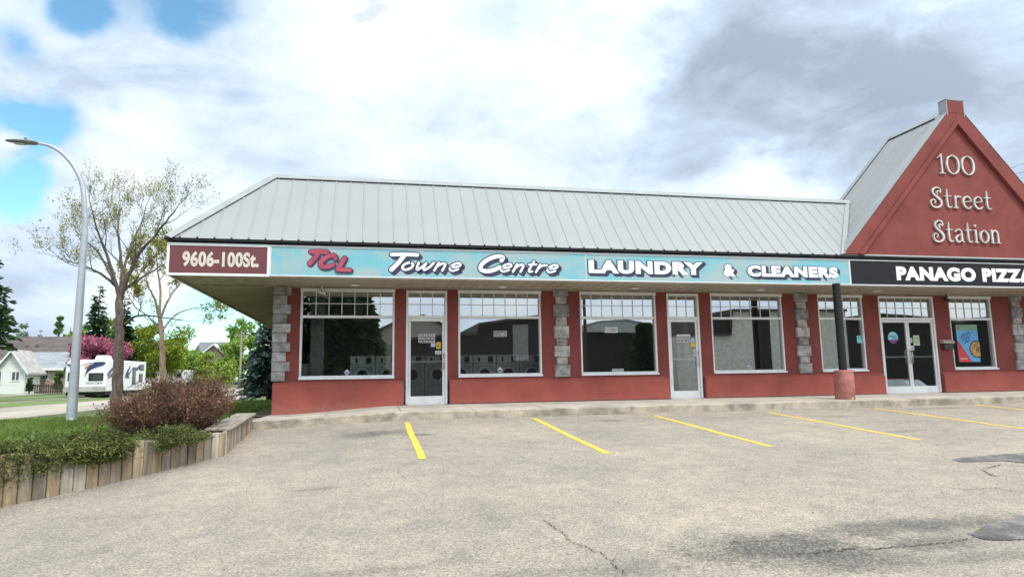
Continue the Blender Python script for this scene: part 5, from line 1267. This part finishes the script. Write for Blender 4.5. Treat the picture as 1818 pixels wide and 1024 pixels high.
def swoosh(pts, w0, m, face='y', off=.004):
    mb = MB(); P = smooth_path(pts, 6); n = len(P); vs = []
    for i, (u, v) in enumerate(P):
        f = i/(n-1); wd_ = w0*(4*f*(1-f))**.6*(1-f*.3)+.01
        for s_ in (1, -1): vs.append((RX0+u, RY0-off-.002, zsk+v*hz+s_*wd_) if face == 'y' else (RX1+off+.002, RY0+u, zsk+v*hz+s_*wd_))
    mb.add(vs, [(2*i, 2*i+1, 2*i+3, 2*i+2) for i in range(n-1)]); mb.build('graphic', m, rv)
swoosh([(.05, .86), (.35, .80), (.55, .66), (.62, .52)], .10, sw_navy)
swoosh([(1.2, .46), (1.35, .66), (1.7, .80), (2.1, .86), (2.48, .885)], .20, sw_navy, off=.006)
swoosh([(1.15, .72), (1.45, .80), (1.8, .86)], .10, sw_tan); swoosh([(.9, .80), (1.6, .90), (2.4, .92)], .03, sw_navy)
for pts, w0, m in (([(.2, .50), (.9, .66), (1.8, .84)], .14, sw_navy), ([(.3, .46), (1.1, .55), (2.0, .66)], .12, sw_teal), ([(.35, .40), (.8, .46), (1.3, .52)], .09, sw_tan), ([(3.6, .44), (4.1, .62), (4.7, .84)], .20, sw_navy), ([(3.8, .40), (4.6, .60), (5.3, .80)], .12, sw_teal),
                   ([(5.6, .66), (6.6, .80), (7.8, .90)], .14, sw_navy), ([(1.0, .20), (2.2, .24), (3.0, .30)], .06, sw_teal), ([(4.6, .12), (5.8, .22), (7.4, .34)], .08, sw_teal), ([(5.6, .10), (6.8, .18), (8.0, .26)], .06, sw_tan)):
    swoosh(pts, w0, m, 'x')
def rvside(y0, y1, z0, z1, name='window'):
    mb = MB(); mb.box(RX1-.02, RX1+.03, RY0+y0, RY0+y1, zsk+z0*hz, zsk+z1*hz); o = mb.build(name, black_m, rv, bevel=.01); mb = MB(); mb.box(RX1+.031, RX1+.036, RY0+y0+.05, RY0+y1-.05, zsk+z0*hz+.06, zsk+z1*hz-.06); mb.build('pane', car_glass, o)
rvside(4.0, 4.5, .42, .62); rvside(5.2, 5.9, .22, .80, 'door'); rvside(6.7, 7.5, .28, .58); rvside(6.7, 7.7, .70, .90)
mb = MB(); text_on(mb, 'PARTIER', RX0+1.30, RX0+2.32, zsk+.235*hz, zsk+.30*hz, RY0-.006, offset=.02, shear=.3); mb.build('lettering', mat('grey_logo', (.22, .23, .25), .5), rv)
for y in (RY0+3.6, RY0+4.6):
    for x in (RX0+.16, RX1-.16): wheel(rv, x, y, RZ0+.36, .36, .24)
mb = MB(); mb.box(RX0+1.45, RX0+1.75, RY0+.5, RY0+.8, RZ0-.02, zsk-.02); mb.build('jack', dark_m, rv)
mb = MB(); mb.box(RX0+.5, RX0+.62, RY0+.5, RY0+.62, RZ0-.02, zsk-.02); mb.build('jack', dark_m, rv)
def vanlike(name, label, cat, px0, px1, ptop, pbot, Y, win):
    a = at(px0, pbot, Y); b = at(px1, ptop, Y); z0 = a.z; x0, x1 = a.x, b.x; h = b.z-z0
    t = thing(name, label, cat, ((x0+x1)/2, Y+2, z0-.5))
    mb = MB(); mb.prism([(x0, z0), (x1, z0), (x1, z0+h*.8), (x1-(x1-x0)*.04, z0+h), (x0+(x1-x0)*.04, z0+h), (x0, z0+h*.8)], 'y', Y, Y+5); mb.build('body', rv_w, t, bevel=.05)
    for u0, u1, v0, v1 in win: mb = MB(); mb.box(x0+(x1-x0)*u0, x0+(x1-x0)*u1, Y-.02, Y+.02, z0+h*v0, z0+h*v1); mb.build('window', car_glass, t)
    mb = MB(); mb.box(x0-.02, x1+.02, Y-.06, Y+.1, z0-.08, z0+.12); mb.build('bumper', rv_grey, t)
    for x in (x0+.3, x1-.3):
        for y in (Y+1.0, Y+4.0): wheel(t, x, y, z0-.15, .36, .22)
vanlike('parked_van', 'white van with a dark rear window behind the second tree trunk', 'van', 263, 288, 659, 680, 82, [(.06, .62, .45, .80)])
vanlike('camper_trailer', 'smaller pale trailer far off between tan trunk and lime hedge', 'camper trailer', 296, 325, 656, 680, 88, [(.1, .5, .45, .78), (.6, .9, .45, .78)])
# red car far down the street
CY = 104.; ca = at(437, 683.5, CY); cx0 = ca.x; cxw = 1.8; cz = street_z(CY)+.03
car = thing('parked_car', 'small red car with silver windshield parked far down the street', 'car', (cx0+.9, CY+2, cz))
mb = MB(); sec = [(0, .35, .55), (.15, .30, .72), (1.0, .28, .82), (1.3, .28, .88), (3.2, .28, .92), (4.0, .30, .88), (4.3, .38, .7)]
vs = []
for y, zb_, zt_ in sec: vs += [(cx0+.05, CY+y, cz+zb_), (cx0+cxw-.05, CY+y, cz+zb_), (cx0+cxw, CY+y, cz+(zb_+zt_)/2), (cx0+cxw-.08, CY+y, cz+zt_), (cx0+.08, CY+y, cz+zt_), (cx0, CY+y, cz+(zb_+zt_)/2)]
mb.add(vs, [(i*6+k, i*6+(k+1) % 6, (i+1)*6+(k+1) % 6, (i+1)*6+k) for i in range(6) for k in range(6)]+[tuple(range(5, -1, -1)), tuple(range(36, 42))]); mb.build('body', mat('red_car_paint', (.32, .02, .04), .3, spec=.7), car, bevel=.03)
mb = MB(); mb.hexa([(cx0+.1, CY+1.0, cz+.82), (cx0+cxw-.1, CY+1.0, cz+.82), (cx0+cxw-.1, CY+3.9, cz+.88), (cx0+.1, CY+3.9, cz+.88), (cx0+.28, CY+1.75, cz+1.42), (cx0+cxw-.28, CY+1.75, cz+1.42), (cx0+cxw-.28, CY+3.2, cz+1.42), (cx0+.28, CY+3.2, cz+1.42)]); mb.build('windshield', mat('silver_glass', (.45, .50, .56), .1, spec=1), car)
mb = MB(); mb.box(cx0+.26, cx0+cxw-.26, CY+1.7, CY+3.25, cz+1.415, cz+1.46); mb.build('roof', mat('red_car_paint', (.32, .02, .04), .3), car, bevel=.02)
for sg in (.12, cxw-.42): mb = MB(); mb.box(cx0+sg, cx0+sg+.3, CY-.03, CY+.05, cz+.56, cz+.68); mb.build('headlight', pure_white, car)
for x in (cx0+.12, cx0+cxw-.12):
    for y in (CY+.85, CY+3.4): wheel(car, x, y, cz+.32, .32, .2)

# ------------------------------------------------------------------ houses
siding = mat('white_siding', (.66, .67, .66), .7, var=.04, stretch=(.3, .3, 6), vscale=1); beige = mat('beige_siding', (.44, .35, .255), .8, var=.06)
shing = mat('brown_shingle', (.115, .095, .088), .95, var=.15, vscale=1.2, stretch=(.6, .6, 4), fine=.3, fscale=6, island=0); shing2 = mat('blue_grey_shingle', (.27, .30, .32), .9, var=.1, vscale=1.2, fine=.2, fscale=6)
brown_s = mat('brown_siding', (.20, .15, .115), .8); pane_d = mat('dark_house_window', (.05, .065, .08), .15, spec=.8)
def house(label, x0, x1, y0, y1, z0, ze, zr, axis, wall, roofm, over=.35, wins=(), gable_trim=True, name='house'):
    """gabled house; axis 'y': ridge runs away from the viewer, 'x': ridge runs across"""
    t = thing(name, label, 'house', ((x0+x1)/2, (y0+y1)/2, z0)); mb = MB()
    if axis == 'y': mb.prism([(x0, z0-.6), (x1, z0-.6), (x1, ze), ((x0+x1)/2, zr), (x0, ze)], 'y', y0, y1)
    else: mb.prism([(y0, z0-.6), (y1, z0-.6), (y1, ze), ((y0+y1)/2, zr), (y0, ze)], 'x', x0, x1)
    mb.build('wall', wall, t); mb = MB()
    a0, a1, b0, b1 = (x0, x1, y0, y1) if axis == 'y' else (y0, y1, x0, x1); m = (a0+a1)/2; sl = (zr-ze)/(m-a0); th = .16
    for sg in (-1, 1):
        e = m+sg*(m-a0+over); pts = [(m, zr+.02), (e, ze-over*sl+.02), (e, ze-over*sl+.02+th), (m, zr+.02+th)]
        mb.prism(pts if sg < 0 else pts[::-1], 'y' if axis == 'y' else 'x', b0-over, b1+over)
    r = mb.build('roof', roofm, t); fb_ = MB()
    for sg in (-1, 1):
        e = m+sg*(m-a0+over)
        if axis == 'y': fb_.prism([(m, zr-.03), (e, ze-over*sl-.03), (e, ze-over*sl+.19), (m, zr+.19)], 'y', b0-over-.04, b0-over-.005)
        elif sg < 0: fb_.box(b0-over, b1+over, e-.05, e-.005, ze-over*sl-.05, ze-over*sl+.17)
    fb_.build('fascia', siding, r)
    for wx0, wx1, wz0, wz1 in wins:
        mb = MB(); frame_ring(mb, wx0-.08, wx1+.08, wz0-.08, wz1+.08, .09, y0-.05, y0+.03); mb.box((wx0+wx1)/2-.03, (wx0+wx1)/2+.03, y0-.04, y0+.02, wz0, wz1); wo_ = mb.build('window', siding, t)
        mb = MB(); mb.box(wx0, wx1, y0-.02, y0+.01, wz0, wz1); mb.build('pane', pane_d, wo_)
    return t
def px_win(Y, *boxes):
    o = []
    for a, b, c, d in boxes: p = at(a, d, Y); r = at(b, c, Y); o.append((p.x, r.x, p.z, r.z))
    return o
Y = 62.; a = at(-8, 702, Y); b = at(46, 655, Y); pk = at(21, 624, Y)
house('small white gabled cottage at the far left edge of the picture', a.x, b.x, Y, Y+2.6, a.z-.1, b.z, pk.z, 'y', siding, mat('grey_white_roof', (.40, .39, .37), .9), .35, px_win(Y, (21, 35, 660, 675), (-6, 3, 659, 681)))
Y = 65.2; a = at(24, 698, Y); b = at(108, 653, Y); pk = at(60, 628, Y+3)
house('beige cottage with blue-grey roof joined behind the white cottage', a.x, b.x, Y, Y+7, a.z-.2, b.z, pk.z, 'x', beige, shing2, .4, px_win(Y, (76, 86, 658, 673)))
Y = 88.; a = at(-60, 690, Y); b = at(146, 640, Y); pk = at(60, 600, Y+4.5)
lh = house('long beige house with a wide brown shingle roof behind the cottages', a.x, b.x, Y, Y+9, -.4, b.z+.3, pk.z, 'x', beige, shing, .6, px_win(Y, (72, 82, 642, 651)))
for px, py in ((46, 617), (64, 616)):
    p = at(px, py+3, Y+2); mb = MB(); mb.lathe((p.x, Y+2.2, p.z-.4), [(.12, 0), (.12, .8), (.17, .82), (.17, .95)], 10); mb.build('roof_vent', mat('roof_vent_metal', (.25, .24, .23), .6), lh)
Y = 132.; a = at(346, 676, Y); b = at(398, 636, Y); pk = at(372, 611, Y+4)
bh = house('far brown two-storey house with grey roof above the lime hedge', a.x, b.x, Y, Y+9, a.z, b.z+1.2, pk.z+.3, 'x', brown_s, mat('grey_shingle', (.17, .17, .18), .9), .5)
g0 = at(363, 640, Y-1.2); g1 = at(394, 626, Y-1.2); gp = at(376, 612.5, Y-1.2); mb = MB(); mb.prism([(g0.x, g0.z-1), (g1.x, g0.z-1), (g1.x, g1.z), ((g0.x+g1.x)/2, gp.z), (g0.x, g1.z)], 'y', Y-1.2, Y+1); dm = mb.build('dormer', brown_s, bh)
mb = MB(); mx_ = (g0.x+g1.x)/2
for sg in (-1, 1): mb.prism([(mx_, gp.z), (mx_+sg*(mx_-g0.x+.3), g1.z-.15), (mx_+sg*(mx_-g0.x+.3), g1.z+.15), (mx_, gp.z+.3)], 'y', Y-1.5, Y+1)
mb.build('trim', siding, dm); w0 = at(373, 624, Y-1.2); w1 = at(380, 618, Y-1.2); mb = MB(); mb.box(w0.x, w1.x, Y-1.24, Y-1.19, w0.z, w1.z); mb.build('window', pane_d, dm)
Y = 92.; a = at(250, 690, Y); b = at(276, 655, Y); pk = at(263, 641, Y)
house('little pale gabled garage between the camper trailer and the van', a.x, b.x, Y, Y+7, a.z, b.z, pk.z, 'y', siding, shing2, .4, px_win(Y, (256, 262, 660, 668)))
# picket fence, stair rail
Y = 60.5; a = at(60, 701, Y); b = at(111, 699, Y)
pf = thing('picket_fence', 'low dark picket fence between the cottages and the camper', 'fence', (a.x, Y, a.z)); mb = MB(); fz = -.78; fh = .85
x = a.x
while x < b.x: mb.box(x, x+.09, Y, Y+.03, fz, fz+fh); x += .16
dkw = mat('dark_brown_wood', (.055, .042, .035), .9); mb.build('pickets', dkw, pf); mb = MB()
for z in (.2, .65): mb.box(a.x, b.x, Y+.031, Y+.07, fz+z, fz+z+.08)
mb.build('rail', dkw, pf)
sr = thing('stair_rail', 'slanting grey stair rail in front of the beige cottage wall', 'railing', (at(75, 685, 65).x, 65, -.7)); mb = MB()
p0, p1 = at(62, 665, 65), at(108, 688, 65); mb.tube([(p0.x, 65, -.7), p0], .03, 6); mb.tube([p0, p1], .035, 6); mb.tube([p1, (p1.x, 65, -.7)], .03, 6); mb.build('handrail', mat('rail_grey', (.16, .15, .14), .7), sr)
# utility pole and wires
Y = 112.; p = at(429, 588, Y); up_ = thing('utility_pole', 'thin wooden utility pole far off beside the lime hedge', 'utility pole', (p.x, Y, -.5)); pw = mat('pole_wood', (.30, .27, .23), .9)
mb = MB(); mb.tube([(p.x, Y, -.6), (p.x, Y, p.z)], [.2, .13], 8); mb.build('pole', pw, up_); mb = MB(); mb.box(p.x-1.1, p.x+1.1, Y-.06, Y+.06, p.z-.75, p.z-.6); mb.build('crossarm', pw, up_)
wire_m = mat('black_wire', (.03, .03, .03), .6)
for i, (a, b, lb) in enumerate((((1760, 309), (1905, 257), 'upper overhead wire in the sky right of the gable'), ((1760, 319), (1905, 279), 'lower overhead wire in the sky right of the gable'))):
    p, r = at(*a, 50), at(*b, 40); m = p.lerp(r, .5)-Vector((0, 0, .12)); mb = MB(); mb.tube(smooth_path([tuple(p), tuple(m), tuple(r)], 5), .017, 5)
    o = mb.build('overhead_wire', wire_m, loc=tuple(p)); tag(o, lb, 'wire', 'overhead wires')

# ------------------------------------------------------------------ across the parking lot, behind the camera: what the shop windows mirror
def mir(px, py, Yr): p = at(px, py, 2*GY-Yr); return Vector((p.x, Yr, p.z))
def mirror_building(label, Yr, pts, zb, depth, wall, name='building', panels=(), roofm=None):
    P = [mir(px, py, Yr) for px, py in pts]; x0 = min(p.x for p in P)
    t = thing(name, label, 'building', (P[0].x, Yr, zb)); mb = MB()
    mb.prism([(P[0].x, zb)]+[(p.x, p.z) for p in P]+[(P[-1].x, zb)], 'y', Yr-depth, Yr); mb.build('wall', wall, t)
    mb = MB()
    for a, b in zip(P[:-1], P[1:]): mb.hexa([(a.x, Yr-depth, a.z+.002), (b.x, Yr-depth, b.z+.002), (b.x, Yr+.35, b.z+.002), (a.x, Yr+.35, a.z+.002), (a.x, Yr-depth, a.z+.22), (b.x, Yr-depth, b.z+.22), (b.x, Yr+.35, b.z+.22), (a.x, Yr+.35, a.z+.22)])
    mb.build('roof', roofm or shing, t)
    for a, b, c, d, m in panels:
        p, r = mir(a, d, Yr), mir(b, c, Yr); mb = MB(); mb.box(p.x, r.x, Yr+.003, Yr+.08, p.z, r.z); mb.build('wall_panel', m, t)
    return t
dkwall = mat('dark_brown_cladding', (.030, .027, .027), .9); tan_w = mat('tan_stucco', (.52, .48, .41), .9); pale_w = mat('pale_stucco', (.80, .78, .70), .9)
mirror_building('dark flat-roofed building across the lot, mirrored in the second window', -26, [(700, 606), (846, 594), (848, 578), (1010, 556)], -2.3, 14, dkwall, panels=[(911, 937, 576, 640, mat('grey_panel', (.32, .32, .32), .9))])
mirror_building('beige gabled building across the lot, mirrored in the leftmost window', -34, [(655, 596), (700, 575), (752, 562), (800, 585)], -2.3, 12, tan_w)
ch = mirror_building('dark chimney stack mirrored in the leftmost window', -33, [(650, 549), (661, 549)], -2.3, 1.0, dkwall, name='chimney_stack')
mirror_building('low-roofed dark building across the lot, mirrored in the third window', -30, [(1012, 590), (1060, 574), (1110, 571), (1150, 578), (1192, 592)], -2.3, 14, dkwall, roofm=shing2)
lowb = bpy.data.objects[-1] if False else [o for o in bpy.data.objects if str(o.get('label', '')).startswith('low-roofed dark')][0]
P_ = [mir(px, py, -29.6) for px, py in [(1012, 589), (1060, 573.5), (1110, 570.5), (1150, 577.5), (1192, 591)]]
mb = MB(); mb.prism([(p.x, p.z) for p in P_], 'y', -29.64, -29.6); mb.build('roof_face', mat('light_grey_roofing', (.50, .52, .52), .8), lowb)
mirror_building('large pale stucco building across the lot, mirrored in the fourth window', -24, [(1200, 596), (1296, 596), (1298, 553), (1500, 553)], -2.3, 14, pale_w, panels=[(1352, 1364, 553, 680, dkwall), (1268, 1294, 560, 593, dkwall)])
mirror_building('dark low building across the lot, mirrored in the pizza shop doors', -28, [(1502, 566), (1560, 560), (1640, 566), (1700, 575), (1800, 560), (1900, 570)], -2.3, 12, dkwall)
def mirror_spruce(label, px, Yr, hw, H, seed):
    p = mir(px, 640, Yr); q = random.Random(seed); t = thing('spruce_tree', label, 'tree', (p.x, Yr, -2.0), 'spruces across the parking lot'); wd = MB(); lv = MB()
    wd.tube([(p.x, Yr, -2.1), (p.x, Yr, H)], [.25, .03], 8, cap=False)
    for k in range(6500):
        f = q.random()**1.25; a = q.uniform(0, 6.283); r = hw*(1-f)**.7*(.35+.65*math.sqrt(q.random())); c = Vector((p.x+r*math.cos(a), Yr+r*math.sin(a), -1.6+f*(H+1.6)))
        leaf_quad(lv, c, q, q.uniform(.35, .8), .5, Vector((math.cos(a), math.sin(a), q.uniform(-.6, .1))).normalized())
    wd.build('trunk', bark, t); lv.build('crown', g_dark, t)
mirror_spruce('big dark spruce across the lot, mirrored left in the leftmost window', 552, -12, 2.6, 8.6, 61)
mirror_spruce('big dark spruce across the lot, mirrored middle in the leftmost window', 598, -13, 2.8, 8.2, 62)
mirror_spruce('dark spruce across the lot, mirrored beside the chimney stack', 628, -14, 2.4, 7.0, 63)

pm = mir(1592, 668, -9)
tag(copy_tree(car), 'car across the parking lot, mirrored low in the left leaf of the double doors', 'car').location = (pm.x, -9, lot_z(pm.x, -9)+.02)

# loose grit lying along the curb, the timber wall and over the lot
q = random.Random(77); gm = MB()
for k in range(2600):
    if k % 3 == 0: x, y = q.uniform(-2.0, 22), 13.84-abs(q.gauss(0, .10))
    elif k % 3 == 1:
        i = q.randrange(3, len(WALL)-1); f = q.random(); a, b = WALL[i], WALL[i+1]; x, y = a[0]+(b[0]-a[0])*f+.06+abs(q.gauss(0, .12)), a[1]+(b[1]-a[1])*f-abs(q.gauss(0, .05))
    else: x, y = q.uniform(-3, 12), q.uniform(4.2, 13.5)
    r = q.uniform(.004, .011); z = lot_z(x, y)
    gm.add([(x-r, y-r*.7, z), (x+r, y-r*.6, z), (x+r*.7, y+r, z), (x-r*.8, y+r*.8, z), (x, y, z+r*1.2)], [(0, 1, 4), (1, 2, 4), (2, 3, 4), (3, 0, 4)])
gm.build('gravel', mat('loose_grit', (.27, .25, .22), .95, island=.5), kind='stuff')

# more of the far side of the lot, as the third window mirrors it
pp = mir(1040, 640, -19); top_ = mir(1036, 512, -19)
t = thing('utility_pole', 'dark utility pole across the lot, mirrored at the left of the third window', 'utility pole', (pp.x, -19, -1.95))
mb = MB(); mb.tube([(pp.x, -19, -2.0), (pp.x, -19, top_.z)], [.17, .12], 10); mb.build('pole', dkw, t); mb = MB(); mb.box(pp.x-1.1, pp.x+1.1, -19.06, -18.94, top_.z-.9, top_.z-.76); mb.build('crossarm', dkw, t)
mirror_spruce('narrow dark spruce across the lot, mirrored at the right of the third window', 1147, -20, 1.3, 4.4, 65)
